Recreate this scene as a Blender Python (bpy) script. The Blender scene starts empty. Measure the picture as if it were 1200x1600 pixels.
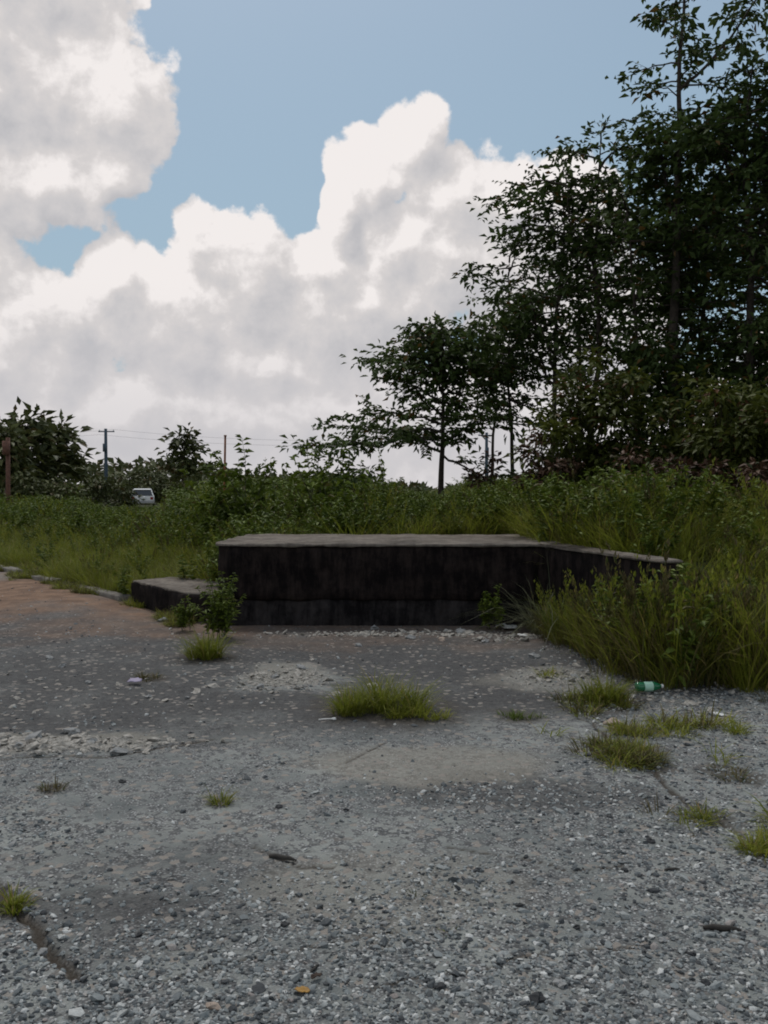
import bpy, math, random
import numpy as np
from mathutils import Vector, Matrix, noise as mnoise

S = bpy.context.scene
COL = S.collection
PI = math.pi
R = math.radians
random.seed(7)
RNG = np.random.default_rng(7)

# ------------------------------------------------------------------ camera
FPX, HZ, EYE = 1443.0, 762.0, 1.6          # focal length and horizon row in photo pixels, eye height
cam_d = bpy.data.cameras.new('camera')
cam = bpy.data.objects.new('camera', cam_d)
COL.objects.link(cam)
cam_d.sensor_fit = 'VERTICAL'
cam_d.angle = 2 * math.atan(800 / FPX)
cam_d.clip_start, cam_d.clip_end = 0.05, 5000
cam.location = (0, 0, EYE)
cam.rotation_euler = (R(90) - math.atan((800 - HZ) / FPX), 0, 0)
S.camera = cam


def gp(px, py, z=0.0):
    """photo pixel -> point on the level z"""
    d = (EYE - z) * FPX / (py - HZ)
    return (px - 600) / FPX * d, d


def dx(px, y):
    return (px - 600) / FPX * y


def dz(py, y):
    return EYE + (HZ - py) / FPX * y


# ------------------------------------------------------------------ world, sun, exposure
SUN_EL, SUN_AZ = R(60), R(-14)             # azimuth from +Y, clockwise
SKY_STRENGTH = 0.10
EXPOSURE = 0.0
sun_dir = Vector((math.sin(SUN_AZ) * math.cos(SUN_EL), math.cos(SUN_AZ) * math.cos(SUN_EL), math.sin(SUN_EL)))

S.view_settings.view_transform = 'Standard'
S.view_settings.look = 'None'
S.view_settings.gamma = 1.0
S.view_settings.use_curve_mapping = False
S.view_settings.exposure = EXPOSURE
S.cycles.filter_width = 1.9
S.cycles.max_bounces = 6
S.cycles.transparent_max_bounces = 8


class NT:
    """small helper for node trees"""
    def __init__(self, tree):
        self.t = tree

    def n(self, kind, **kw):
        nd = self.t.nodes.new(kind)
        for k, v in kw.items():
            setattr(nd, k, v)
        return nd

    def put(self, sock, v):
        if isinstance(v, bpy.types.NodeSocket):
            self.t.links.new(v, sock)
        elif v is not None:
            sock.default_value = v

    def math(self, op, a, b=None, c=None, clamp=False):
        nd = self.n('ShaderNodeMath', operation=op)
        nd.use_clamp = clamp
        self.put(nd.inputs[0], a)
        if b is not None:
            self.put(nd.inputs[1], b)
        if c is not None:
            self.put(nd.inputs[2], c)
        return nd.outputs[0]

    def vec(self, op, a, b=None, scale=None):
        nd = self.n('ShaderNodeVectorMath', operation=op)
        self.put(nd.inputs[0], a)
        if b is not None:
            self.put(nd.inputs[1], b)
        if scale is not None:
            self.put(nd.inputs['Scale'], scale)
        return nd.outputs['Value'] if op in ('LENGTH', 'DOT_PRODUCT', 'DISTANCE') else nd.outputs[0]

    def noise(self, vec, scale, detail=4.0, rough=0.55, lac=2.0, out='Fac', dist=0.0):
        nd = self.n('ShaderNodeTexNoise')
        self.put(nd.inputs['Vector'], vec)
        nd.inputs['Scale'].default_value = scale
        nd.inputs['Detail'].default_value = detail
        nd.inputs['Roughness'].default_value = rough
        nd.inputs['Lacunarity'].default_value = lac
        nd.inputs['Distortion'].default_value = dist
        return nd.outputs[out]

    def mapr(self, v, a, b, c=0.0, d=1.0, smooth=True):
        nd = self.n('ShaderNodeMapRange', interpolation_type='SMOOTHSTEP' if smooth else 'LINEAR')
        self.put(nd.inputs[0], v)
        for i, x in enumerate((a, b, c, d)):
            self.put(nd.inputs[i + 1], x)
        return nd.outputs[0]

    def mix(self, f, a, b, mode='MIX'):
        nd = self.n('ShaderNodeMix', data_type='RGBA', blend_type=mode)
        self.put(nd.inputs[0], f)
        self.put(nd.inputs[6], (*a, 1) if isinstance(a, tuple) and len(a) == 3 else a)
        self.put(nd.inputs[7], (*b, 1) if isinstance(b, tuple) and len(b) == 3 else b)
        return nd.outputs[2]


# clouds: each is a patch of directions (photo pixel centre, half width, half height)
CLOUDS = [
    (30, 120, 195, 175), (160, 165, 122, 125), (50, 285, 160, 90), (165, 270, 74, 74), (215, 0, 40, 60), (60, -60, 170, 130), (-60, 390, 110, 70),
    (305, 380, 66, 86), (255, 510, 180, 120), (165, 440, 56, 66), (20, 530, 190, 140), (400, 440, 150, 105),
    (560, 480, 210, 140), (575, 275, 78, 78), (640, 215, 66, 78), (715, 300, 92, 92), (800, 310, 66, 62),
    (610, 385, 80, 66), (715, 410, 130, 120), (870, 360, 130, 110), (900, 500, 180, 140), (500, 400, 70, 76), (525, 320, 44, 80),
    (400, 560, 130, 70), (330, 650, 520, 90), (40, 640, 280, 95), (760, 640, 340, 110), (120, 740, 420, 90), (560, 740, 520, 90),
    (1000, 700, 400, 130), (-350, 500, 330, 240), (1500, 500, 320, 230), (-200, 100, 200, 160),
]


def make_world():
    w = bpy.data.worlds.new('World')
    S.world = w
    w.use_nodes = True
    t = w.node_tree
    t.nodes.clear()
    # --- cloud density as a node group of the direction
    g = bpy.data.node_groups.new('cloud_density', 'ShaderNodeTree')
    g.interface.new_socket('dir', in_out='INPUT', socket_type='NodeSocketVector')
    g.interface.new_socket('density', in_out='OUTPUT', socket_type='NodeSocketFloat')
    N = NT(g)
    gi, go = N.n('NodeGroupInput'), N.n('NodeGroupOutput')
    d = gi.outputs[0]
    warp = N.vec('SUBTRACT', N.noise(d, 9.0, 4.0, 0.58, out='Color'), (0.5, 0.5, 0.5))
    dw = N.vec('ADD', d, N.vec('SCALE', warp, scale=0.085))
    acc = None
    for (px, py, rx, ry) in CLOUDS:
        c = Vector(((px - 600) / FPX, 1.0, (HZ - py) / FPX))
        L = c.length
        c.normalize()
        k = FPX * L * 0.92
        diff = N.vec('MULTIPLY', N.vec('SUBTRACT', dw, tuple(c)), (k / rx, k / rx, k / ry))
        v = N.math('SUBTRACT', 1.0, N.vec('LENGTH', diff))
        acc = v if acc is None else N.math('SMOOTH_MAX', acc, v, 0.16)
    # broken cumulus all round the rest of the sky
    away = N.mapr(N.vec('DOT_PRODUCT', d, (0.0, 0.95, 0.30)), 0.90, 0.74)
    gen = N.math('SUBTRACT', N.noise(N.vec('MULTIPLY', d, (1.0, 1.0, 1.7)), 2.6, 2.0, 0.5), 0.475)
    gen = N.math('MULTIPLY', gen, 4.0)
    gen = N.math('ADD', gen, N.math('MULTIPLY', N.math('SUBTRACT', away, 1.0), 3.0))
    acc = N.math('MAXIMUM', acc, gen)
    acc = N.math('MINIMUM', acc, 0.75)
    # billows and wisps
    b1 = N.noise(d, 17.0, 6.0, 0.62)
    vor = N.n('ShaderNodeTexVoronoi', feature='F1')
    N.put(vor.inputs['Vector'], N.vec('ADD', d, N.vec('SCALE', warp, scale=0.05)))
    vor.inputs['Scale'].default_value = 19.0
    vor.inputs['Detail'].default_value = 1.0
    bil = N.math('SUBTRACT', 0.45, vor.outputs['Distance'])
    det = N.math('ADD', N.math('MULTIPLY', N.math('SUBTRACT', b1, 0.5), 0.85), N.math('MULTIPLY', bil, 0.30))
    out = N.math('ADD', acc, det)
    N.put(go.inputs[0], out)

    N = NT(t)
    tc = N.n('ShaderNodeTexCoord')
    d = N.vec('NORMALIZE', tc.outputs['Generated'])

    def dens(v):
        nd = N.n('ShaderNodeGroup')
        nd.node_tree = g
        N.put(nd.inputs[0], v)
        return nd.outputs[0]
    F0 = dens(d)
    F1 = dens(N.vec('ADD', d, (-0.016, 0.0, 0.034)))
    z = N.n('ShaderNodeSeparateXYZ')
    N.put(z.inputs[0], d)
    elev = z.outputs[2]
    # thin veil that whitens the low sky
    alpha = N.mapr(F0, 0.0, 0.13)
    edge = N.math('SUBTRACT', F0, F1)                     # facing the sun: positive
    thin = N.mapr(F0, 0.05, 0.75)
    lit = N.math('MULTIPLY_ADD', edge, 1.2, 0.64)
    lit = N.math('MULTIPLY_ADD', thin, -0.16, lit)
    wd = N.vec('ADD', d, N.vec('SCALE', N.noise(d, 14.0, 2.0, 0.5, out='Color'), scale=0.03))
    r0 = N.noise(wd, 30.0, 5.0, 0.60)
    r1 = N.noise(N.vec('ADD', wd, (-0.006, 0.0, 0.013)), 30.0, 5.0, 0.60)
    lit = N.math('MULTIPLY_ADD', N.math('SUBTRACT', r0, r1), 0.85, lit)
    body = N.noise(d, 4.0, 2.0, 0.5)
    lit = N.math('ADD', lit, N.math('MULTIPLY', N.math('SUBTRACT', body, 0.5), 0.5), clamp=True)
    cr = N.n('ShaderNodeValToRGB')
    N.put(cr.inputs[0], lit)
    e = cr.color_ramp.elements
    e[0].position, e[0].color = 0.05, (5.1, 5.05, 5.25, 1)
    e[1].position, e[1].color = 0.95, (8.9, 8.45, 8.3, 1)
    for pos, c in ((0.35, (5.9, 5.75, 5.85, 1)), (0.65, (6.7, 6.4, 6.35, 1))):
        m = cr.color_ramp.elements.new(pos)
        m.color = c
    sky = N.n('ShaderNodeTexSky', sky_type='NISHITA')
    sky.sun_disc = False
    sky.sun_elevation = SUN_EL
    sky.sun_rotation = SUN_AZ
    sky.air_density = 1.0
    sky.dust_density = 1.6
    sky.ozone_density = 1.0
    veil = N.mapr(elev, 0.50, 0.05, 0.45, 0.75, smooth=False)
    base = N.mix(veil, sky.outputs[0], (3.1, 4.5, 5.2))
    low = N.mapr(elev, 0.22, 0.03, 0.0, 0.62)
    cl = N.mix(low, cr.outputs[0], (5.9, 5.75, 6.0))
    allc = N.mix(alpha, base, cl)
    bg = N.n('ShaderNodeBackground')
    N.put(bg.inputs[0], allc)
    bg.inputs[1].default_value = SKY_STRENGTH
    o = N.n('ShaderNodeOutputWorld')
    N.put(o.inputs[0], bg.outputs[0])
    w.cycles.sampling_method = 'MANUAL'
    w.cycles.sample_map_resolution = 512


make_world()
sl = bpy.data.lights.new('sun', 'SUN')
sl.energy = 1.5
sl.angle = R(10)
sl.color = (1.0, 0.96, 0.9)
so = bpy.data.objects.new('sun', sl)
so.rotation_euler = sun_dir.to_track_quat('Z', 'Y').to_euler()
so.location = (0, 0, 30)
COL.objects.link(so)


# ------------------------------------------------------------------ mesh helpers
def new_mesh(name, verts, faces, mat=None, smooth=False, attrs=None, mats=None, mat_idx=None):
    me = bpy.data.meshes.new(name)
    verts = np.asarray(verts, dtype=np.float32).reshape(-1, 3)
    if isinstance(faces, np.ndarray):
        k = faces.shape[1]
        me.vertices.add(len(verts))
        me.vertices.foreach_set('co', verts.ravel())
        me.loops.add(faces.size)
        me.loops.foreach_set('vertex_index', faces.astype(np.int32).ravel())
        me.polygons.add(len(faces))
        me.polygons.foreach_set('loop_start', np.arange(0, faces.size, k, dtype=np.int32))
        me.update(calc_edges=True)
        me.validate()
    else:
        me.from_pydata([tuple(v) for v in verts], [], faces)
        me.update()
    if attrs:
        for k, a in attrs.items():
            at = me.attributes.new(k, 'FLOAT', 'POINT')
            at.data.foreach_set('value', np.asarray(a, dtype=np.float32))
    for m in (mats or ([mat] if mat else [])):
        me.materials.append(m)
    if mat_idx is not None:
        me.polygons.foreach_set('material_index', np.asarray(mat_idx, dtype=np.int32))
    if smooth:
        me.polygons.foreach_set('use_smooth', np.ones(len(me.polygons), dtype=bool))
    return me


def obj(name, me, parent=None, loc=None, rot=None):
    o = bpy.data.objects.new(name, me)
    COL.objects.link(o)
    if parent is not None:
        o.parent = parent
    if loc is not None:
        o.location = loc
    if rot is not None:
        o.rotation_euler = rot
    return o


def tag(o, label=None, cat=None, group=None, kind=None):
    if label:
        o['label'] = label
    if cat:
        o['category'] = cat
    if group:
        o['group'] = group
    if kind:
        o['kind'] = kind
    return o


def thing(name, label, cat, loc=(0, 0, 0), rz=0.0, group=None):
    o = bpy.data.objects.new(name, None)
    o.empty_display_size = 0.2
    COL.objects.link(o)
    o.location = loc
    o.rotation_euler = (0, 0, rz)
    return tag(o, label, cat, group)


def copy_tree(o, parent=None):
    c = o.copy()
    COL.objects.link(c)
    if parent is not None:
        c.parent = parent
    for ch in list(o.children):
        copy_tree(ch, c)
    return c


class MB:
    """collects vertices and quads/tris"""
    def __init__(self):
        self.v, self.f, self.m = [], [], []

    def add(self, vs, fs, mi=0):
        b = len(self.v)
        self.v += [tuple(p) for p in vs]
        self.f += [tuple(b + i for i in f) for f in fs]
        self.m += [mi] * len(fs)

    def box(self, x0, x1, y0, y1, z0, z1, mi=0):
        vs = [(x, y, z) for z in (z0, z1) for y in (y0, y1) for x in (x0, x1)]
        self.add(vs, [(0, 2, 3, 1), (4, 5, 7, 6), (0, 1, 5, 4), (2, 6, 7, 3), (0, 4, 6, 2), (1, 3, 7, 5)], mi)

    def tube(self, pts, radii, n=6, cap=True, mi=0):
        pts = [Vector(p) for p in pts]
        rings = []
        up = Vector((0.13, 0.21, 1)).normalized()
        for i, p in enumerate(pts):
            t = (pts[min(i + 1, len(pts) - 1)] - pts[max(i - 1, 0)])
            if t.length < 1e-9:
                t = Vector((0, 0, 1))
            t.normalize()
            a = t.cross(up if abs(t.dot(up)) < 0.95 else Vector((1, 0, 0))).normalized()
            b = t.cross(a)
            rings.append([p + (a * math.cos(2 * PI * k / n) + b * math.sin(2 * PI * k / n)) * radii[i] for k in range(n)])
        vs = [q for r in rings for q in r]
        fs = []
        for i in range(len(pts) - 1):
            for k in range(n):
                a0, a1 = i * n + k, i * n + (k + 1) % n
                fs.append((a0, a1, a1 + n, a0 + n))
        if cap:
            fs.append(tuple(range(n - 1, -1, -1)))
            fs.append(tuple((len(pts) - 1) * n + k for k in range(n)))
        self.add(vs, fs, mi)

    def lathe(self, prof, n=20, mi=0):
        vs, fs = [], []
        for (r, z) in prof:
            for k in range(n):
                a = 2 * PI * k / n
                vs.append((r * math.cos(a), r * math.sin(a), z))
        for i in range(len(prof) - 1):
            for k in range(n):
                a0, a1 = i * n + k, i * n + (k + 1) % n
                fs.append((a0, a1, a1 + n, a0 + n))
        self.add(vs, fs, mi)

    def build(self, name, mats, smooth=False):
        if not isinstance(mats, (list, tuple)):
            mats = [mats]
        return new_mesh(name, self.v, self.f, mats=mats, mat_idx=self.m, smooth=smooth)


def fbm(x, y, scale=1.0, oct=4, seed=0.0):
    """cheap vector value noise of numpy arrays, about -1..1"""
    x = np.asarray(x, float) * scale
    y = np.asarray(y, float) * scale
    tot = np.zeros_like(x)
    amp, nrm = 1.0, 0.0
    for o in range(oct):
        xi, yi = np.floor(x), np.floor(y)
        fx, fy = x - xi, y - yi
        fx, fy = fx * fx * (3 - 2 * fx), fy * fy * (3 - 2 * fy)

        def h(a, b):
            s = np.sin(a * 127.1 + b * 311.7 + seed * 74.7 + o * 19.19) * 43758.5453
            return s - np.floor(s)
        v = (h(xi, yi) * (1 - fx) + h(xi + 1, yi) * fx) * (1 - fy) + (h(xi, yi + 1) * (1 - fx) + h(xi + 1, yi + 1) * fx) * fy
        tot += amp * (v * 2 - 1)
        nrm += amp
        amp *= 0.5
        x, y = x * 2.03 + 17.3, y * 2.03 + 9.1
    return tot / nrm


def ss(a, b, x):
    t = np.clip((np.asarray(x, float) - a) / (b - a), 0, 1)
    return t * t * (3 - 2 * t)


# ------------------------------------------------------------------ materials
def mat(name):
    m = bpy.data.materials.new(name)
    m.use_nodes = True
    t = m.node_tree
    t.nodes.clear()
    N = NT(t)
    b = N.n('ShaderNodeBsdfPrincipled')
    o = N.n('ShaderNodeOutputMaterial')
    N.put(o.inputs[0], b.outputs[0])
    b.inputs['Roughness'].default_value = 0.9
    b.inputs['Specular IOR Level'].default_value = 0.25
    return m, N, b, o


def bump(N, b, h, strength=0.3, dist=0.02):
    bp = N.n('ShaderNodeBump')
    bp.inputs['Strength'].default_value = strength
    bp.inputs['Distance'].default_value = dist
    N.put(bp.inputs['Height'], h)
    N.put(b.inputs['Normal'], bp.outputs[0])


def simple(name, col, rough=0.6, metal=0.0, var=0.12, scale=12.0, spec=0.3, bumps=0.0):
    m, N, b, o = mat(name)
    tc = N.n('ShaderNodeTexCoord').outputs['Object']
    n = N.noise(tc, scale, 5.0, 0.6)
    c = N.mix(N.mapr(n, 0.3, 0.7), tuple(x * (1 - var) for x in col), tuple(min(1, x * (1 + var)) for x in col))
    N.put(b.inputs['Base Color'], c)
    b.inputs['Roughness'].default_value = rough
    b.inputs['Metallic'].default_value = metal
    b.inputs['Specular IOR Level'].default_value = spec
    if bumps:
        bump(N, b, n, bumps, 0.01)
    return m


def leaf_mat(name, dark, light, odd=None, odd_amt=0.08, transl=0.3, rough=0.55):
    m, N, b, o = mat(name)
    at = N.n('ShaderNodeAttribute', attribute_name='tint').outputs['Fac']
    oi = N.n('ShaderNodeObjectInfo').outputs['Random']
    geo = N.n('ShaderNodeNewGeometry')
    big = N.noise(geo.outputs['Position'], 0.55, 3.0, 0.5)
    v = N.math('ADD', N.math('MULTIPLY', at, 0.55), N.math('ADD', N.math('MULTIPLY', oi, 0.3), N.math('MULTIPLY', N.math('SUBTRACT', big, 0.5), 1.0)), clamp=True)
    c = N.mix(v, dark, light)
    if odd:
        c = N.mix(N.mapr(N.math('FRACT', N.math('ADD', N.math('MULTIPLY', at, 7.31), oi)), 1 - odd_amt, 1 - odd_amt * 0.6), c, odd)
    N.put(b.inputs['Base Color'], c)
    b.inputs['Roughness'].default_value = rough
    b.inputs['Specular IOR Level'].default_value = 0.16
    tr = N.n('ShaderNodeBsdfTranslucent')
    N.put(tr.inputs['Color'], N.mix(0.35, c, (0.35, 0.42, 0.05), 'MIX') if transl > 0.25 else c)
    mx = N.n('ShaderNodeMixShader')
    mx.inputs[0].default_value = transl
    N.put(mx.inputs[1], b.outputs[0])
    N.put(mx.inputs[2], tr.outputs[0])
    N.put(o.inputs[0], mx.outputs[0])
    return m


M = {}
M['tree_leaf'] = leaf_mat('tree_leaf', (0.030, 0.050, 0.014), (0.095, 0.135, 0.036), (0.12, 0.07, 0.02), 0.04, 0.24)
M['shrub_leaf'] = leaf_mat('shrub_leaf', (0.034, 0.046, 0.010), (0.135, 0.150, 0.024), (0.12, 0.055, 0.025), 0.08, 0.24)
M['dry_leaf'] = leaf_mat('dry_leaf', (0.060, 0.030, 0.020), (0.125, 0.072, 0.045), (0.03, 0.04, 0.012), 0.25, 0.12)
M['far_leaf'] = leaf_mat('far_leaf', (0.042, 0.052, 0.022), (0.125, 0.135, 0.045), (0.10, 0.075, 0.03), 0.08, 0.12)
M['grass'] = leaf_mat('grass', (0.085, 0.105, 0.013), (0.290, 0.295, 0.040), (0.27, 0.19, 0.07), 0.10, 0.30)
M['weed'] = leaf_mat('weed', (0.050, 0.082, 0.012), (0.175, 0.225, 0.032), (0.10, 0.09, 0.03), 0.06, 0.20)
M['dry_grass'] = leaf_mat('dry_grass', (0.070, 0.055, 0.022), (0.17, 0.145, 0.055), (0.06, 0.08, 0.02), 0.2, 0.2)
M['pale_grass'] = leaf_mat('pale_grass', (0.055, 0.065, 0.030), (0.16, 0.165, 0.095), None, 0, 0.2)
M['stalk'] = simple('stalk', (0.06, 0.065, 0.03), 0.8)
M['bark'] = simple('bark', (0.055, 0.043, 0.034), 0.95, var=0.4, scale=18, bumps=0.6)
M['pink_bark'] = simple('pink_bark', (0.19, 0.125, 0.105), 0.95, var=0.35, scale=14, bumps=0.6)
M['soil'] = None


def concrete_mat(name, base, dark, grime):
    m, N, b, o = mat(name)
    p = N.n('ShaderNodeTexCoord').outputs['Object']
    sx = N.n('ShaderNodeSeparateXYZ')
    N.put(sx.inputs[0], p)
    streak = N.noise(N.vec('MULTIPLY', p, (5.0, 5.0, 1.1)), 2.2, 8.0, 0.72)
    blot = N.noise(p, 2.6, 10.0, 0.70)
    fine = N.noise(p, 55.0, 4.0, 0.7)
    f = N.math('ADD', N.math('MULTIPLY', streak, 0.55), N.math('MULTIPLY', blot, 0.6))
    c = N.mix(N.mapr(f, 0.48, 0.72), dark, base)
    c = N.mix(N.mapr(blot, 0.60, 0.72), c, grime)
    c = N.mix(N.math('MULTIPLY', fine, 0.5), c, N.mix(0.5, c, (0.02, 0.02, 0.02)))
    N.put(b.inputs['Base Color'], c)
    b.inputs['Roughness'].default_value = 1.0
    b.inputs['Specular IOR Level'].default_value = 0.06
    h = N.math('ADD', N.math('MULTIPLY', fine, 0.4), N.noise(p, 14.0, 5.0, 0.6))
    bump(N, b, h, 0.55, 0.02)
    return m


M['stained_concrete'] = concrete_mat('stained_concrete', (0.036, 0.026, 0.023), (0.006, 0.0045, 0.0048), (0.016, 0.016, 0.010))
M['footing_concrete'] = concrete_mat('footing_concrete', (0.050, 0.044, 0.044), (0.008, 0.007, 0.008), (0.020, 0.016, 0.014))
M['lit_top_concrete'] = concrete_mat('lit_top_concrete', (0.27, 0.235, 0.20), (0.135, 0.115, 0.098), (0.08, 0.07, 0.05))  # light on dock, wing wall and step tops put into a paler colour
M['kerb_concrete'] = concrete_mat('kerb_concrete', (0.30, 0.28, 0.25), (0.17, 0.15, 0.13), (0.12, 0.09, 0.06))


def lot_mat():
    m, N, b, o = mat('worn_asphalt')
    p = N.n('ShaderNodeNewGeometry').outputs['Position']
    A = lambda k: N.n('ShaderNodeAttribute', attribute_name=k).outputs['Fac']
    # aggregate chips in the surface
    v1 = N.n('ShaderNodeTexVoronoi')
    N.put(v1.inputs['Vector'], p)
    v1.inputs['Scale'].default_value = 75.0
    v1.inputs['Randomness'].default_value = 1.0
    v2 = N.n('ShaderNodeTexVoronoi')
    N.put(v2.inputs['Vector'], p)
    v2.inputs['Scale'].default_value = 30.0
    sc = N.n('ShaderNodeSeparateColor')
    N.put(sc.inputs[0], v1.outputs['Color'])
    sc2 = N.n('ShaderNodeSeparateColor')
    N.put(sc2.inputs[0], v2.outputs['Color'])
    chip = N.math('ADD', N.math('MULTIPLY', sc.outputs[0], 0.6), N.math('MULTIPLY', sc2.outputs[0], 0.4))
    big = N.noise(p, 0.9, 6.0, 0.6)
    med = N.noise(p, 4.0, 6.0, 0.65)
    bind = N.mix(N.mapr(big, 0.36, 0.64), (0.120, 0.130, 0.128), (0.255, 0.265, 0.248))
    bind = N.mix(N.mapr(med, 0.35, 0.7), bind, N.mix(0.6, bind, (0.33, 0.33, 0.31)))
    pale = N.mix(chip, (0.19, 0.175, 0.145), (0.29, 0.27, 0.23))
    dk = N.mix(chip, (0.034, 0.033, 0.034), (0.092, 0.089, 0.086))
    stone = N.mix(chip, (0.075, 0.082, 0.085), (0.45, 0.45, 0.44))
    edge = N.mapr(v1.outputs['Distance'], 0.25, 0.55)
    stone = N.mix(N.math('MULTIPLY', edge, 0.8), stone, (0.05, 0.05, 0.05))
    c = N.mix(N.mapr(N.math('ADD', med, N.math('MULTIPLY', sc2.outputs[1], 0.35)), 0.50, 0.80), bind, stone)
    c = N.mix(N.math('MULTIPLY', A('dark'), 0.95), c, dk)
    c = N.mix(N.math('MULTIPLY', A('pale'), 0.6), c, pale)
    tint = N.n('ShaderNodeSeparateColor')
    N.put(tint.inputs[0], v2.outputs['Color'])
    c = N.mix(N.mapr(tint.outputs[2], 0.90, 0.97), c, (0.24, 0.215, 0.19))
    soil = N.mix(N.mapr(med, 0.3, 0.7), (0.115, 0.066, 0.042), (0.240, 0.145, 0.090))
    c = N.mix(A('dirt'), c, soil)
    c = N.mix(A('crack'), c, N.mix(med, (0.028, 0.024, 0.020), (0.075, 0.06, 0.045)))
    N.put(b.inputs['Base Color'], c)
    b.inputs['Roughness'].default_value = 0.88
    h = N.math('ADD', N.math('MULTIPLY', N.math('SUBTRACT', 1.0, v1.outputs['Distance']), 0.5), N.math('MULTIPLY', N.noise(p, 120.0, 3.0, 0.6), 0.35))
    h = N.math('ADD', h, N.math('MULTIPLY', N.noise(p, 22.0, 5.0, 0.6), 0.9))
    bump(N, b, h, 0.75, 0.012)
    return m


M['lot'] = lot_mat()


def field_mat():
    m, N, b, o = mat('field_soil')
    p = N.n('ShaderNodeNewGeometry').outputs['Position']
    n1 = N.noise(p, 1.3, 6.0, 0.6)
    n2 = N.noise(p, 16.0, 5.0, 0.65)
    c = N.mix(N.mapr(n1, 0.35, 0.65), (0.050, 0.052, 0.022), (0.085, 0.070, 0.042))
    c = N.mix(N.mapr(n2, 0.4, 0.7), c, (0.030, 0.038, 0.014))
    N.put(b.inputs['Base Color'], c)
    bump(N, b, n2, 0.8, 0.05)
    return m


M['field'] = field_mat()


def stone_mat():
    m, N, b, o = mat('gravel_stone')
    oi = N.n('ShaderNodeObjectInfo').outputs['Random']
    p = N.n('ShaderNodeTexCoord').outputs['Object']
    cr = N.n('ShaderNodeValToRGB')
    N.put(cr.inputs[0], oi)
    e = cr.color_ramp.elements
    e[0].position, e[0].color = 0.0, (0.035, 0.038, 0.042, 1)
    e[1].position, e[1].color = 1.0, (0.66, 0.66, 0.64, 1)
    for pos, c in ((0.22, (0.100, 0.112, 0.118, 1)), (0.5, (0.240, 0.262, 0.264, 1)), (0.78, (0.36, 0.375, 0.365, 1)), (0.81, (0.30, 0.26, 0.24, 1)), (0.86, (0.44, 0.45, 0.43, 1))):
        x = cr.color_ramp.elements.new(pos)
        x.color = c
    n = N.noise(p, 2.5, 4.0, 0.6)
    c = N.mix(N.mapr(n, 0.3, 0.7), cr.outputs[0], N.mix(0.4, cr.outputs[0], (0.10, 0.10, 0.10)))
    N.put(b.inputs['Base Color'], c)
    b.inputs['Roughness'].default_value = 0.8
    return m


M['stone'] = stone_mat()

# ------------------------------------------------------------------ terrain
EDGE_X = [-60, -7.3, -3.6, -3.45, -2.43, -2.0, 1.84, 2.62, 3.0, 8.0, 60]
EDGE_Y = [80.0, 17.6, 12.75, 12.6, 11.1, 10.65, 10.65, 8.1, 7.8, 7.5, 7.0]
CRACKS = [
    ([(-30, 1370), (8, 1418), (35, 1445), (62, 1480), (85, 1510), (112, 1535)], 0.020, 0.026),
    ([(395, 1328), (430, 1345), (468, 1360), (520, 1362)], 0.007, 0.008),
    ([(235, 1552), (330, 1520), (420, 1500), (520, 1485), (640, 1462)], 0.006, 0.008),
    ([(540, 1195), (575, 1176), (600, 1166)], 0.006, 0.007),
    ([(905, 1124), (930, 1130), (955, 1160), (1010, 1195), (1060, 1250), (1130, 1290), (1250, 1360)], 0.012, 0.012),
    ([(0, 1190), (90, 1184), (160, 1186), (240, 1172), (330, 1160)], 0.010, 0.012),
    ([(700, 1330), (820, 1350), (900, 1368), (980, 1362)], 0.006, 0.006),
    ([(560, 1560), (700, 1540), (860, 1500), (1010, 1490)], 0.005, 0.006),
]
CRACKS = [([gp(*q) for q in pl], w, d) for pl, w, d in CRACKS]


def yb(x):
    return np.interp(x, EDGE_X, EDGE_Y)


def seg_dist(x, y, pl):
    best = np.full(np.shape(x), 1e9)
    for (ax, ay), (bx, by) in zip(pl[:-1], pl[1:]):
        vx, vy = bx - ax, by - ay
        t = np.clip(((x - ax) * vx + (y - ay) * vy) / (vx * vx + vy * vy), 0, 1)
        best = np.minimum(best, np.hypot(x - ax - t * vx, y - ay - t * vy))
    return best


def H(x, y, micro=False):
    x = np.asarray(x, float)
    y = np.asarray(y, float)
    t = y - yb(x)
    w = ss(-3.2, 1.2, x)
    hl = 0.10 * ss(0, 0.8, t) + 0.10 * ss(2, 10, t)
    hb = 0.80 * ss(0, 1.9, t) + 0.45 * ss(4, 14, t) * ss(3, 10, x)
    z = hl * (1 - w) + hb * w
    z = z * (1 - 0.8 * ss(16, 40, y) * (1 - ss(3, 14, x)))
    z = z + 0.06 * fbm(x, y, 0.45, 3, 3.0) * ss(0, 3, t) - 0.7 * ss(60, 200, y)
    # lot: shallow undulation, potholes
    lot = 1 - ss(-0.3, 0.2, t)
    z = z + lot * (0.018 * fbm(x, y, 0.8, 3, 1.0) + 0.006 * fbm(x, y, 6.0, 3, 5.0)) * ss(60, 20, y)
    # dirt heaped along the kerb
    z = z + 0.05 * ss(-3.0, -0.3, t) * lot * ss(-2.6, -4.2, x)
    if micro:
        for pl, wd, dp in CRACKS:
            q = seg_dist(x + 0.025 * fbm(x, y, 9, 3, 8), y + 0.025 * fbm(x, y, 9, 3, 9), pl)
            z = z - dp * (1 - ss(wd * 0.5, wd * 1.6, q))
    return z


def hz(x, y):
    return float(H(np.array([x]), np.array([y]))[0])


def axis(lo_f, hi_f, step, lo, hi, grow):
    a = list(np.arange(lo_f, hi_f, step))
    s = step
    while a[-1] < hi:
        s *= grow
        a.append(a[-1] + s)
    s = step
    b = [a[0]]
    while b[-1] > lo:
        s *= grow
        b.append(b[-1] - s)
    return np.array(sorted(set(b[1:] + a)))


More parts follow.
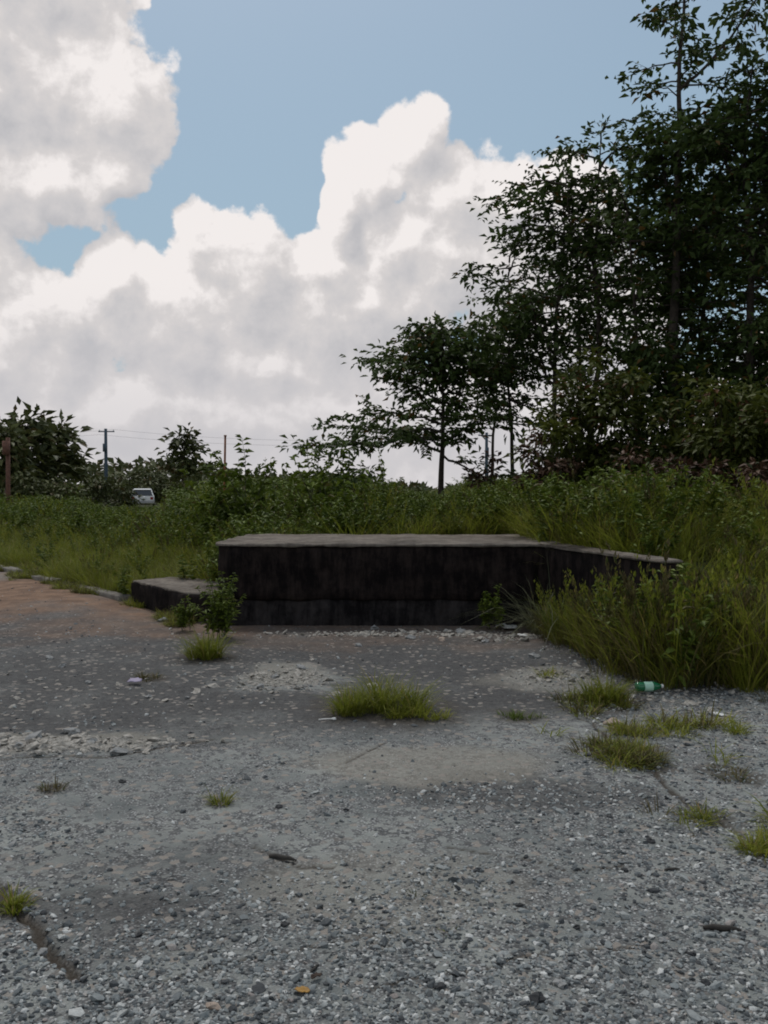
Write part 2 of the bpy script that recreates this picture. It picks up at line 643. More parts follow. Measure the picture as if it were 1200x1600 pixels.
def patch(x, y, px, py, rx, ry, rag=0.35):
    u = dx_of(x, y)
    v = HZ + EYE * FPX / np.maximum(y, 0.3)
    return None


def blob(x, y, c, rx, ry, sc=2.2, seed=0, rag=0.55, soft=0.2):
    q = np.hypot((x - c[0]) / rx, (y - c[1]) / ry) + rag * fbm(x, y, sc, 4, seed)
    return 1 - ss(0.9 - soft, 0.9 + soft, q)


def build_ground():
    xs = axis(-3.2, 3.2, 0.021, -420, 420, 1.09)
    ys = [1.2]
    while ys[-1] < 900:
        q = ys[-1]
        ys.append(q + (0.013 + 0.0042 * max(0, q - 2.2) if q < 13 else 0.06 * (q / 13) ** 1.7))
    ys = np.array(ys)
    ys = np.concatenate([np.array([-25, -12, -6, -3, -1.5, -0.5, 0.2, 0.6, 0.9]), ys])
    X, Y = np.meshgrid(xs, ys)
    Z = H(X, Y, True)
    nx, ny = len(xs), len(ys)
    V = np.stack([X, Y, Z], -1).reshape(-1, 3)
    i = np.arange(nx - 1)[None, :] + np.arange(ny - 1)[:, None] * nx
    Fq = np.stack([i, i + 1, i + 1 + nx, i + nx], -1).reshape(-1, 4)
    cx = V[Fq].mean(1)
    t = cx[:, 1] - yb(cx[:, 0]) + 0.10 * fbm(cx[:, 0], cx[:, 1], 2.5, 3, 21)
    lot = t < 0.05
    x, y = V[:, 0], V[:, 1]
    tv = y - yb(x)
    crack = np.zeros(len(V))
    for pl, wd, dp in CRACKS:
        q = seg_dist(x + 0.025 * fbm(x, y, 9, 3, 8), y + 0.025 * fbm(x, y, 9, 3, 9), pl)
        crack = np.maximum(crack, 1 - ss(wd * 0.6, wd * 2.0, q))
    dirt = blob(x, y, (-6.0, 13.6), 3.4, 3.3, 1.2, 31, 0.7, 0.5) + 0.4 * blob(x, y, (-2.9, 10.6), 1.6, 0.8, 2.0, 32, 0.8, 0.4) + 0.25 * blob(x, y, (0.3, 10.1), 3.0, 1.0, 2.4, 33, 0.9, 0.5)
    dirt = np.clip(np.maximum(dirt, ss(-1.1, -0.1, tv + 0.35 * fbm(x, y, 1.8, 4, 34)) * np.where(x < -2.2, 0.7, 0.35)), 0, 1)
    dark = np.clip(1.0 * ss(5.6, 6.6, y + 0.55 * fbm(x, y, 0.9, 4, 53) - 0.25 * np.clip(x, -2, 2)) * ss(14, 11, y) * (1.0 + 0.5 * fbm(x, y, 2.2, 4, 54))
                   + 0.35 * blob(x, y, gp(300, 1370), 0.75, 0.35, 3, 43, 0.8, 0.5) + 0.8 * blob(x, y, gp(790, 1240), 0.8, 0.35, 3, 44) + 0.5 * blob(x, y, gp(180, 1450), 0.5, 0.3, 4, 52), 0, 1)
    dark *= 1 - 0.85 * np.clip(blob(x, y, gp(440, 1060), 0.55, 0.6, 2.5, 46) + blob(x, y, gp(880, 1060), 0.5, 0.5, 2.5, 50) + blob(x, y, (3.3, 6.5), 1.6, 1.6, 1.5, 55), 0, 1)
    for px, py, w in ((600, 1112, 190), (655, 1124, 110), (318, 1030, 90), (815, 1122, 90), (80, 1236, 36), (338, 1258, 40), (4, 1425, 60), (985, 1180, 100), (1020, 1200, 80), (1105, 1282, 90), (1196, 1340, 70), (1150, 1215, 90), (960, 1100, 120), (230, 1060, 54)):
        c = gp(px, py)
        r = w / FPX * c[1] * 0.5
        crack = np.maximum(crack, 0.75 * blob(x, y, c, r * 1.15, r * 0.9 + 0.05, 6.0, px, 0.6, 0.4))
    pale = np.clip(blob(x, y, gp(650, 1195), 0.75, 0.42, 1.8, 45) + blob(x, y, gp(440, 1055), 0.45, 0.5, 2.5, 46) + blob(x, y, gp(90, 1165), 0.7, 0.25, 2.5, 48)
                   + 0.6 * blob(x, y, gp(640, 1400), 0.7, 0.4, 2.5, 49) + 0.7 * blob(x, y, gp(860, 1060), 0.6, 0.5, 2.5, 50), 0, 1)
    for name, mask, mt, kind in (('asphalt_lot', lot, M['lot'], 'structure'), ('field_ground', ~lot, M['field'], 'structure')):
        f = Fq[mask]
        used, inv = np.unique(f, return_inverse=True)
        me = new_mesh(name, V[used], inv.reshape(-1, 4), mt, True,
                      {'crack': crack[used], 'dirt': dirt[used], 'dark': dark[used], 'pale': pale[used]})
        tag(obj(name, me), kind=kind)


build_ground()


# ------------------------------------------------------------------ scattering (geometry nodes instances, for uncountable stuff only)
def variants(name, meshes):
    c = bpy.data.collections.new(name)
    for k, me in enumerate(meshes):
        o = bpy.data.objects.new('%s_%02d' % (name, k), me)
        c.objects.link(o)
    return c


def scatter(name, coll, pts, rot, scl, idx):
    me = bpy.data.meshes.new(name)
    me.vertices.add(len(pts))
    me.vertices.foreach_set('co', np.asarray(pts, np.float32).ravel())
    for k, a in (('rot', rot), ('scl', scl)):
        at = me.attributes.new(k, 'FLOAT_VECTOR', 'POINT')
        at.data.foreach_set('vector', np.asarray(a, np.float32).ravel())
    at = me.attributes.new('idx', 'INT', 'POINT')
    at.data.foreach_set('value', np.asarray(idx, np.int32))
    me.update()
    o = obj(name, me)
    g = bpy.data.node_groups.new(name, 'GeometryNodeTree')
    g.interface.new_socket('Geometry', in_out='INPUT', socket_type='NodeSocketGeometry')
    g.interface.new_socket('Geometry', in_out='OUTPUT', socket_type='NodeSocketGeometry')
    n, L = g.nodes, g.links
    gi, go = n.new('NodeGroupInput'), n.new('NodeGroupOutput')
    ci = n.new('GeometryNodeCollectionInfo')
    ci.inputs['Collection'].default_value = coll
    ci.inputs['Separate Children'].default_value = True
    ci.inputs['Reset Children'].default_value = True
    ip = n.new('GeometryNodeInstanceOnPoints')
    ip.inputs['Pick Instance'].default_value = True

    def na(k, ty):
        q = n.new('GeometryNodeInputNamedAttribute')
        q.data_type = ty
        q.inputs['Name'].default_value = k
        return [s for s in q.outputs if s.enabled and s.name == 'Attribute'][0]
    L.new(gi.outputs[0], ip.inputs['Points'])
    L.new(ci.outputs[0], ip.inputs['Instance'])
    L.new(na('idx', 'INT'), ip.inputs['Instance Index'])
    L.new(na('rot', 'FLOAT_VECTOR'), ip.inputs['Rotation'])
    L.new(na('scl', 'FLOAT_VECTOR'), ip.inputs['Scale'])
    L.new(ip.outputs[0], go.inputs[0])
    md = o.modifiers.new('scatter', 'NODES')
    md.node_group = g
    return o


def rock_mesh(name, seed, sub=1, m=None, angular=0.35):
    import bmesh
    bm = bmesh.new()
    bmesh.ops.create_icosphere(bm, subdivisions=sub, radius=1.0)
    rr = random.Random(seed)
    off = Vector((rr.random() * 50, rr.random() * 50, rr.random() * 50))
    for v in bm.verts:
        k = 1 + angular * mnoise.noise(v.co * 1.1 + off) + 0.5 * angular * mnoise.noise(v.co * 2.3 + off)
        v.co = v.co * k
        v.co.z *= 0.62
        v.co.x *= 1.0 + 0.3 * (rr.random() - 0.5) * 0
    me = bpy.data.meshes.new(name)
    bm.to_mesh(me)
    bm.free()
    me.materials.append(m or M['stone'])
    return me


def build_gravel():
    rocks = variants('gravel_stone', [rock_mesh('gravel_stone_%d' % k, k, 1, None, 0.7) for k in range(8)])
    n = 260000
    y = 2.2 + (15 - 2.2) * RNG.random(n) ** 1.9
    x = (RNG.random(n) * 2 - 1) * (0.62 * y + 0.9)
    t = y - yb(x)
    keep = t < 0.25
    # looser where the asphalt has broken up; sparse on smooth patches
    loose = 0.20 + 0.55 * fbm(x, y, 0.9, 4, 61) + 0.75 * ss(0.5, 1.7, x - 0.10 * (y - 3)) + 0.65 * ss(3.9, 2.9, y + 0.4 * fbm(x, y, 1.2, 3, 63)) + 0.5 * blob(x, y, gp(790, 1240), 0.8, 0.35, 3, 44)
    loose -= 0.8 * blob(x, y, gp(650, 1195), 0.8, 0.45, 1.8, 45) + 0.6 * blob(x, y, (-5.4, 12.6), 3.0, 3.0, 1.2, 31) + 0.45 * ss(5.2, 6.4, y) * (1 - ss(1.0, 2.0, x))
    for pl, wd, dp in CRACKS[:2] + CRACKS[3:4]:
        keep &= seg_dist(x + 0.025 * fbm(x, y, 9, 3, 8), y + 0.025 * fbm(x, y, 9, 3, 9), pl) > wd * 1.3
    keep &= RNG.random(n) < np.clip(loose + 0.55 * fbm(x, y, 3.2, 3, 62), 0.04, 1.0) * 0.62
    x, y = x[keep], y[keep]
    n = len(x)
    r = np.exp(RNG.normal(math.log(0.0064), 0.42, n))
    r = np.clip(r, 0.0035, 0.024) * (1 + 0.25 * ss(4, 9, y))
    z = H(x, y, True) + r * 0.12
    rot = np.stack([RNG.normal(0, 0.35, n), RNG.normal(0, 0.35, n), RNG.random(n) * 6.28], -1)
    scl = np.stack([r * RNG.uniform(0.8, 1.5, n), r * RNG.uniform(0.7, 1.1, n), r * RNG.uniform(0.6, 1.1, n)], -1)
    o = scatter('gravel', rocks, np.stack([x, y, z], -1), rot, scl, RNG.integers(0, 8, n))
    tag(o, kind='stuff')
    # heaps of broken pale concrete
    pal = simple('pale_rubble_stone', (0.30, 0.28, 0.25), 0.9, var=0.45, scale=1.5)
    rub = variants('rubble_piece', [rock_mesh('rubble_piece_%d' % k, 40 + k, 1, pal, 0.8) for k in range(6)])
    X, Y, Rr = [], [], []
    for (px, py, rx, ry, k, big) in ((90, 1166, 0.62, 0.16, 420, 0.026), (440, 1060, 0.40, 0.42, 330, 0.020), (620, 993, 1.35, 0.16, 260, 0.028), (800, 1000, 0.35, 0.2, 80, 0.030), (880, 1060, 0.45, 0.4, 160, 0.022), (150, 1080, 1.2, 0.9, 70, 0.024), (1090, 1100, 0.7, 0.5, 260, 0.020)):
        c = gp(px, py)
        X.append(c[0] + RNG.normal(0, 0.55, k) * rx)
        Y.append(c[1] + RNG.normal(0, 0.55, k) * ry)
        Rr.append(np.clip(np.exp(RNG.normal(math.log(big * 0.7), 0.45, k)), 0.008, big * 1.8))
    x, y, r = np.concatenate(X), np.concatenate(Y), np.concatenate(Rr)
    kp = ~((y > 10.60) & (x > -2.1) & (x < 2.2))
    x, y, r = x[kp], y[kp], r[kp]
    n = len(x)
    o = scatter('rubble', rub, np.stack([x, y, H(x, y, True) + r * 0.1], -1), np.stack([RNG.normal(0, 0.3, n), RNG.normal(0, 0.3, n), RNG.random(n) * 6.28], -1),
                np.stack([r * RNG.uniform(0.9, 1.6, n), r * RNG.uniform(0.7, 1.1, n), r * RNG.uniform(0.5, 0.9, n)], -1), RNG.integers(0, 6, n))
    tag(o, kind='stuff')


build_gravel()


# ------------------------------------------------------------------ grasses and weeds
def strips(base, dirs, lens, widths, droop, seg=4, rng=RNG):
    """curved tapering blades; returns verts, quads/tris (as quads with doubled tip avoided), tint"""
    n = len(base)
    s = np.linspace(0, 1, seg + 1)
    d = dirs / np.linalg.norm(dirs, axis=1, keepdims=True)
    hor = d.copy()
    hor[:, 2] = 0
    hl = np.linalg.norm(hor, axis=1, keepdims=True)
    hor = np.where(hl > 1e-4, hor / np.maximum(hl, 1e-4), np.array([[1.0, 0, 0]]))
    side = np.cross(hor, np.array([[0, 0, 1.0]]))
    tw = rng.normal(0, 0.5, n)[:, None]
    side = side * np.cos(tw) + hor * np.sin(tw)
    P = base[:, None, :] + d[:, None, :] * (lens[:, None, None] * s[None, :, None])
    P = P + hor[:, None, :] * (lens * droop)[:, None, None] * (s ** 2)[None, :, None] * 0.7
    P[:, :, 2] -= (lens * droop)[:, None] * (s ** 2.4)[None, :] * 0.75
    wv = widths[:, None] * (np.minimum(1, 0.55 + 1.4 * s) * (1 - s ** 2.2) + 0.03)[None, :]
    Lf = P - side[:, None, :] * wv[:, :, None] * 0.5
    Rt = P + side[:, None, :] * wv[:, :, None] * 0.5
    V = np.stack([Lf, Rt], 2).reshape(n, -1, 3)
    q = []
    for k in range(seg):
        q.append((2 * k, 2 * k + 1, 2 * k + 3, 2 * k + 2))
    q = np.array(q)
    F = (q[None] + (np.arange(n) * 2 * (seg + 1))[:, None, None]).reshape(-1, 4)
    tint = np.repeat(rng.random(n), 2 * (seg + 1))
    return V.reshape(-1, 3), F, tint


def tuft_mesh(name, nb, h, spread, width, droop, m, seed, base_r=0.06, hvar=0.3):
    rng = np.random.default_rng(seed)
    a = rng.random(nb) * 6.283
    r = base_r * np.sqrt(rng.random(nb))
    base = np.stack([r * np.cos(a), r * np.sin(a), np.full(nb, -0.02)], -1)
    a2 = a + rng.normal(0, 0.7, nb)
    sp = spread * rng.random(nb) ** 0.7
    dirs = np.stack([np.cos(a2) * sp, np.sin(a2) * sp, np.ones(nb)], -1)
    lens = h * (1 - hvar + 2 * hvar * rng.random(nb)) * 0.95
    V, F, T = strips(base, dirs, lens, width * rng.uniform(0.7, 1.3, nb), droop * rng.uniform(0.3, 1.4, nb), 4, rng)
    return new_mesh(name, V, F, m, False, {'tint': T})


def leaves(pos, dirs, nrm, size, wr=0.5, fold=0.18, rng=RNG, bend=0.12):
    """folded leaves, two triangles each"""
    n = len(pos)
    d = dirs / np.maximum(np.linalg.norm(dirs, axis=1, keepdims=True), 1e-6)
    s = np.cross(d, nrm)
    s = s / np.maximum(np.linalg.norm(s, axis=1, keepdims=True), 1e-6)
    u = np.cross(s, d)
    sz = size[:, None]
    b = pos
    l = pos + d * sz * 0.45 - s * sz * wr * 0.5 + u * sz * fold
    r = pos + d * sz * 0.45 + s * sz * wr * 0.5 + u * sz * fold
    t = pos + d * sz - u * sz * bend
    V = np.stack([b, l, t, r], 1).reshape(-1, 3)
    k = np.arange(n) * 4
    F = np.concatenate([np.stack([k, k + 2, k + 1], -1), np.stack([k, k + 3, k + 2], -1)], 0)
    T = np.repeat(rng.random(n), 4)
    return V, F, T


def unit(v):
    return v / np.maximum(np.linalg.norm(v, axis=-1, keepdims=True), 1e-9)


def tri_tube(P, r0, r1, n=4):
    """P (k,3) polyline -> verts, tri faces"""
    k = len(P)
    rad = np.linspace(r0, r1, k)
    tg = np.gradient(P, axis=0)
    tg = unit(tg)
    ref = np.array([0.3, 0.2, 0.9])
    a = np.cross(tg, ref)
    bad = np.linalg.norm(a, axis=1) < 0.15
    a[bad] = np.cross(tg[bad], np.array([1.0, 0, 0]))
    a = unit(a)
    b = np.cross(tg, a)
    ang = np.arange(n) * 2 * PI / n
    ring = P[:, None, :] + rad[:, None, None] * (a[:, None, :] * np.cos(ang)[None, :, None] + b[:, None, :] * np.sin(ang)[None, :, None])
    V = ring.reshape(-1, 3)
    F = []
    for i in range(k - 1):
        for j in range(n):
            p, q = i * n + j, i * n + (j + 1) % n
            F += [(p, q, q + n), (p, q + n, p + n)]
    return V, np.array(F)


class Acc:
    def __init__(self):
        self.V, self.F, self.T, self.n = [], [], [], 0

    def add(self, V, F, T=None):
        self.V.append(V)
        self.F.append(F + self.n)
        self.T.append(T if T is not None else np.zeros(len(V)))
        self.n += len(V)

    def mesh(self, name, m, smooth=False):
        return new_mesh(name, np.concatenate(self.V), np.concatenate(self.F), m, smooth, {'tint': np.concatenate(self.T)})


def weed_arrays(h, n_leaf, leaf, seed, branches=3, lean=0.12):
    rng = np.random.default_rng(seed)
    st, lf = Acc(), Acc()
    for bnum in range(branches + 1):
        k = 7
        s = np.linspace(0, 1, k)
        if bnum == 0:
            p0, L = np.zeros(3), h
            a = rng.random() * 6.28
            d = np.array([math.cos(a) * lean, math.sin(a) * lean, 1.0])
        else:
            p0 = np.array([0, 0, h * rng.uniform(0.1, 0.5)])
            L = h * rng.uniform(0.4, 0.65)
            a = rng.random() * 6.28
            d = np.array([math.cos(a) * 0.75, math.sin(a) * 0.75, 1.0])
        d = d / np.linalg.norm(d)
        P = p0 + d * (s * L)[:, None] + np.cumsum(rng.normal(0, 0.02 * L, (k, 3)), 0) * s[:, None]
        V, F = tri_tube(P, 0.006 * h + 0.002, 0.002, 3)
        st.add(V, F)
        m = max(4, int(n_leaf * L / h))
        t = rng.uniform(0.12, 1.0, m)
        pos = np.stack([np.interp(t, s, P[:, j]) for j in range(3)], -1)
        aa = rng.random(m) * 6.28
        ld = np.stack([np.cos(aa), np.sin(aa), rng.normal(0.25, 0.35, m)], -1)
        nn = unit(np.stack([rng.normal(0, 0.35, m), rng.normal(0, 0.35, m), np.ones(m)], -1))
        V, F, T = leaves(pos, ld, nn, leaf * rng.uniform(0.6, 1.3, m) * (1.15 - 0.5 * t), 0.45, 0.1, rng, 0.25)
        lf.add(V, F, T)
    return st, lf


def weed_mesh(name, h, n_leaf, leaf, seed, m, branches=3):
    st, lf = weed_arrays(h, n_leaf, leaf, seed, branches)
    V = np.concatenate(st.V + lf.V)
    F = np.concatenate([np.concatenate(st.F), np.concatenate(lf.F) + st.n])
    T = np.concatenate(st.T + lf.T)
    return new_mesh(name, V, F, m, False, {'tint': T})


def seedgrass_mesh(name, h, seed, m):
    """tall thin stems with narrow seed heads"""
    rng = np.random.default_rng(seed)
    A = Acc()
    ns = 9
    a = rng.random(ns) * 6.28
    base = np.stack([0.05 * np.cos(a), 0.05 * np.sin(a), np.zeros(ns)], -1)
    dirs = np.stack([np.cos(a) * 0.16, np.sin(a) * 0.16, np.ones(ns)], -1)
    lens = h * rng.uniform(0.75, 1.1, ns)
    V, F, T = strips(base, dirs, lens, np.full(ns, 0.006), np.full(ns, 0.12), 4, rng)
    A.add(V, np.concatenate([F[:, [0, 1, 2]], F[:, [0, 2, 3]]]), T)
    for i in range(ns):
        m_ = 14
        t = rng.uniform(0.74, 1.0, m_)
        d = dirs[i] / np.linalg.norm(dirs[i])
        hor = unit(np.array([[d[0], d[1], 0]]))[0]
        pos = base[i] + d * (lens[i] * t)[:, None] + hor * (lens[i] * 0.12 * 0.7 * t ** 2)[:, None]
        pos[:, 2] -= lens[i] * 0.12 * 0.75 * t ** 2.4
        aa = rng.random(m_) * 6.28
        ld = np.stack([np.cos(aa) * 0.5, np.sin(aa) * 0.5, np.ones(m_)], -1)
        V, F, T = leaves(pos, ld, unit(np.stack([np.cos(aa), np.sin(aa), np.full(m_, 0.2)], -1)), rng.uniform(0.03, 0.07, m_), 0.3, 0.1, rng)
        A.add(V, F, T)
    return A.mesh(name, m)


def build_field():
    vs = []
    for k in range(5):
        vs.append(tuft_mesh('meadow_grass_%d' % k, 46, 0.85, 0.55, 0.011, 0.45, M['grass'], 100 + k, 0.10))
    for k in range(3):
        vs.append(tuft_mesh('dry_grass_%d' % k, 34, 0.85, 0.5, 0.008, 0.35, M['dry_grass'], 120 + k, 0.09))
    for k in range(5):
        vs.append(weed_mesh('leafy_weed_%d' % k, 1.0, 46, 0.115, 140 + k, M['weed'], 4))
    for k in range(3):
        vs.append(seedgrass_mesh('seed_grass_%d' % k, 1.05, 160 + k, M['dry_grass'] if k == 0 else M['grass']))
    coll = variants('meadow_plant', vs)
    PX, PY, SC = [], [], []
    # (t range behind the edge, density, half width slope)
    for (y0, y1, dens) in ((7.0, 20.0, 58), (20.0, 34.0, 20), (34.0, 75.0, 5), (75.0, 170.0, 0.7)):
        area = (y1 - y0) * (0.62 * (y0 + y1) / 2 + 4) * 2
        n = int(area * dens)
        y = y0 + (y1 - y0) * RNG.random(n)
        x = (RNG.random(n) * 2 - 1) * (0.60 * y + 4)
        PX.append(x)
        PY.append(y)
    x, y = np.concatenate(PX), np.concatenate(PY)
    t = y - yb(x) + 0.22 * fbm(x, y, 1.4, 3, 71)
    keep = t > 0.12
    keep &= ~((x > -2.1) & (x < 1.95) & (y < 13.05) & (y > 10))               # dock
    keep &= ~((x > -3.7) & (x < -1.9) & (y < 12.75) & (t < 1.5))              # step slab
    wing = (y - 10.6) * (2.62 - 1.84) / (8.1 - 10.6) + 1.84
    keep &= ~((np.abs(x - wing - 0.12) < 0.26) & (y > 7.9) & (y < 13))
    keep &= RNG.random(len(x)) < 0.35 + 0.65 * ss(-0.35, 0.15, fbm(x, y, 0.8, 3, 72) + 0.25 * ss(1, 3, t))
    x, y, t = x[keep], y[keep], t[keep]
    k = 300
    u, v = RNG.random(k) ** 0.8, RNG.uniform(0.06, 0.62, k)
    wx = 1.95 + (2.75 - 1.95) * u - 0.955 * v * (0.4 + 0.6 * u)
    wy = 10.2 + (7.7 - 10.2) * u - 0.30 * v
    e_ = 150
    wx = np.concatenate([wx, RNG.uniform(2.15, 3.6, e_)])
    wy = np.concatenate([wy, RNG.uniform(7.25, 7.95, e_)])
    u = np.concatenate([u, RNG.uniform(0.85, 1.25, e_)])
    k += e_
    wing_n = k
    wx, wy = wx + RNG.normal(0, 0.08, k), wy + RNG.normal(0, 0.08, k)
    x, y = np.concatenate([x, wx]), np.concatenate([y, wy])
    t = y - yb(x)
    n = len(x)
    z = H(x, y)
    left = ss(-2.0, -3.5, x)
    right = ss(1.5, 3.5, x)
    mid = np.clip(1 - left - right, 0, 1)
    hgt = left * (0.50 + 0.75 * ss(1.0, 7, t)) + mid * (0.95 + 0.3 * ss(2, 8, t)) + right * (0.50 + 0.60 * ss(0.5, 3.5, t))
    hgt = hgt * (0.95 + 0.35 * fbm(x, y, 0.5, 3, 73)) * RNG.uniform(0.7, 1.15, n)
    hgt[-wing_n:] = RNG.uniform(0.30, 1.0, wing_n) * np.minimum(0.50 + 0.65 * u, 1.12)
    far = ss(25, 60, y)
    hgt = hgt * (1 + 0.6 * far)
    # keep tops from rising much above the eye line where the photo shows sky down to the field
    gap = (1 - ss(0.01, 0.05, np.abs(x / y - 0.045))) * ss(14, 18, y)
    hgt = hgt * (1 - 0.35 * gap)
    # the weeds stand lower or higher in places: low before the parked car, tall behind the dock
    row = np.interp(x / y * FPX + 600, [-200, 0, 120, 160, 260, 300, 460, 600, 640, 720, 800, 1000, 1300], [765, 772, 778, 792, 792, 748, 740, 754, 772, 772, 742, 728, 722])
    cap = EYE + (HZ - row) / FPX * y - z
    hgt = np.where((y > 12.5) & (y < 90), np.minimum(hgt, np.maximum(cap, 0.25) * RNG.uniform(0.60, 1.10, n)), hgt)
    # species
    leafy = np.clip(0.05 + 0.28 * mid * ss(0.8, 3, t) + 0.45 * left * ss(3.0, 7.0, t + 1.5 * fbm(x, y, 0.4, 3, 74)) + 0.22 * right * ss(0.2, 1.5, fbm(x, y, 0.7, 3, 75) + 0.5) + 0.35 * far, 0, 0.92)
    dry = 0.10 + 0.12 * ss(0.0, 0.5, fbm(x, y, 0.6, 3, 76))
    u = RNG.random(n)
    idx = np.where(u < leafy, RNG.integers(8, 13, n), np.where(u < leafy + (1 - leafy) * dry, RNG.integers(5, 8, n), np.where(u > 0.93, RNG.integers(13, 16, n), RNG.integers(0, 5, n))))
    idx[-wing_n:] = RNG.choice([0, 1, 2, 5, 6, 7, 5, 6, 8, 13, 14, 15, 13, 14], wing_n)
    wd = hgt * RNG.uniform(0.85, 1.3, n) * (1 + 0.8 * far)
    rot = np.stack([RNG.normal(0, 0.10, n), RNG.normal(0, 0.10, n), RNG.random(n) * 6.28], -1)
    o = scatter('meadow_weeds', coll, np.stack([x, y, z - 0.02], -1), rot, np.stack([wd, wd, hgt], -1), idx)
    tag(o, kind='stuff')
    print('meadow', n)
    # low litter of short grass feathering into the lot
    sv = [tuft_mesh('short_grass_%d' % k, 16, 0.12, 0.9, 0.006, 0.6, M['grass'] if k < 3 else M['dry_grass'], 200 + k, 0.05) for k in range(5)]
    n = 26000
    x = RNG.uniform(-9, 9, n)
    y = yb(x) + RNG.normal(0, 1, n) * 0.45
    q = y - yb(x)
    keep = (fbm(x, y, 1.6, 4, 81) > 0.05 + 0.6 * ss(0, -1.0, q)) & ((x < -2.3) | (x > 1.7)) & (y > 6.6)
    keep |= (RNG.random(n) < 0.04) & (x > 1.6)
    gx, gy = RNG.uniform(1.1, 6.0, 9000), RNG.uniform(3.6, 7.9, 9000)
    gk = (RNG.random(9000) < 0.6) & (fbm(gx, gy, 1.5, 4, 83) > 0.30 - 0.22 * ss(6.4, 7.8, gy)) & (gx > 1.35 + 0.12 * (7 - gy))
    sm = np.array([gp(*q) for q in ((935, 1075), (945, 1120), (955, 1160), (1010, 1195), (1060, 1250), (1130, 1290), (1250, 1360))])
    ti = RNG.random(3600) ** 1.25 * (len(sm) - 1)
    sx, sy = np.interp(ti, np.arange(len(sm)), sm[:, 0]) + RNG.normal(0.06, 0.14, 3600), np.interp(ti, np.arange(len(sm)), sm[:, 1]) + RNG.normal(0, 0.13, 3600)
    sk = (fbm(sx, sy, 3.0, 3, 87) > 0.02) & (RNG.random(3600) < 0.38)
    gx, gy = np.concatenate([gx[gk], sx[sk]]), np.concatenate([gy[gk], sy[sk]])
    x, y = np.concatenate([x[keep], gx]), np.concatenate([y[keep], gy])
    bx, by = gp(1016, 1086)
    kb = ~((np.abs(x - bx) < 0.24) & (y - by > -0.75) & (y - by < 0.10))         # the bottle lies on bare gravel
    x, y = x[kb], y[kb]
    n = len(x)
    s = RNG.uniform(0.4, 1.5, n) * (1 + 0.35 * ss(1.6, 2.2, x))
    o = scatter('short_grass', variants('short_grass', sv), np.stack([x, y, H(x, y)], -1), np.stack([np.zeros(n), np.zeros(n), RNG.random(n) * 6.28], -1), np.stack([s, s, s], -1), RNG.integers(0, 5, n))
    tag(o, kind='stuff')


build_field()


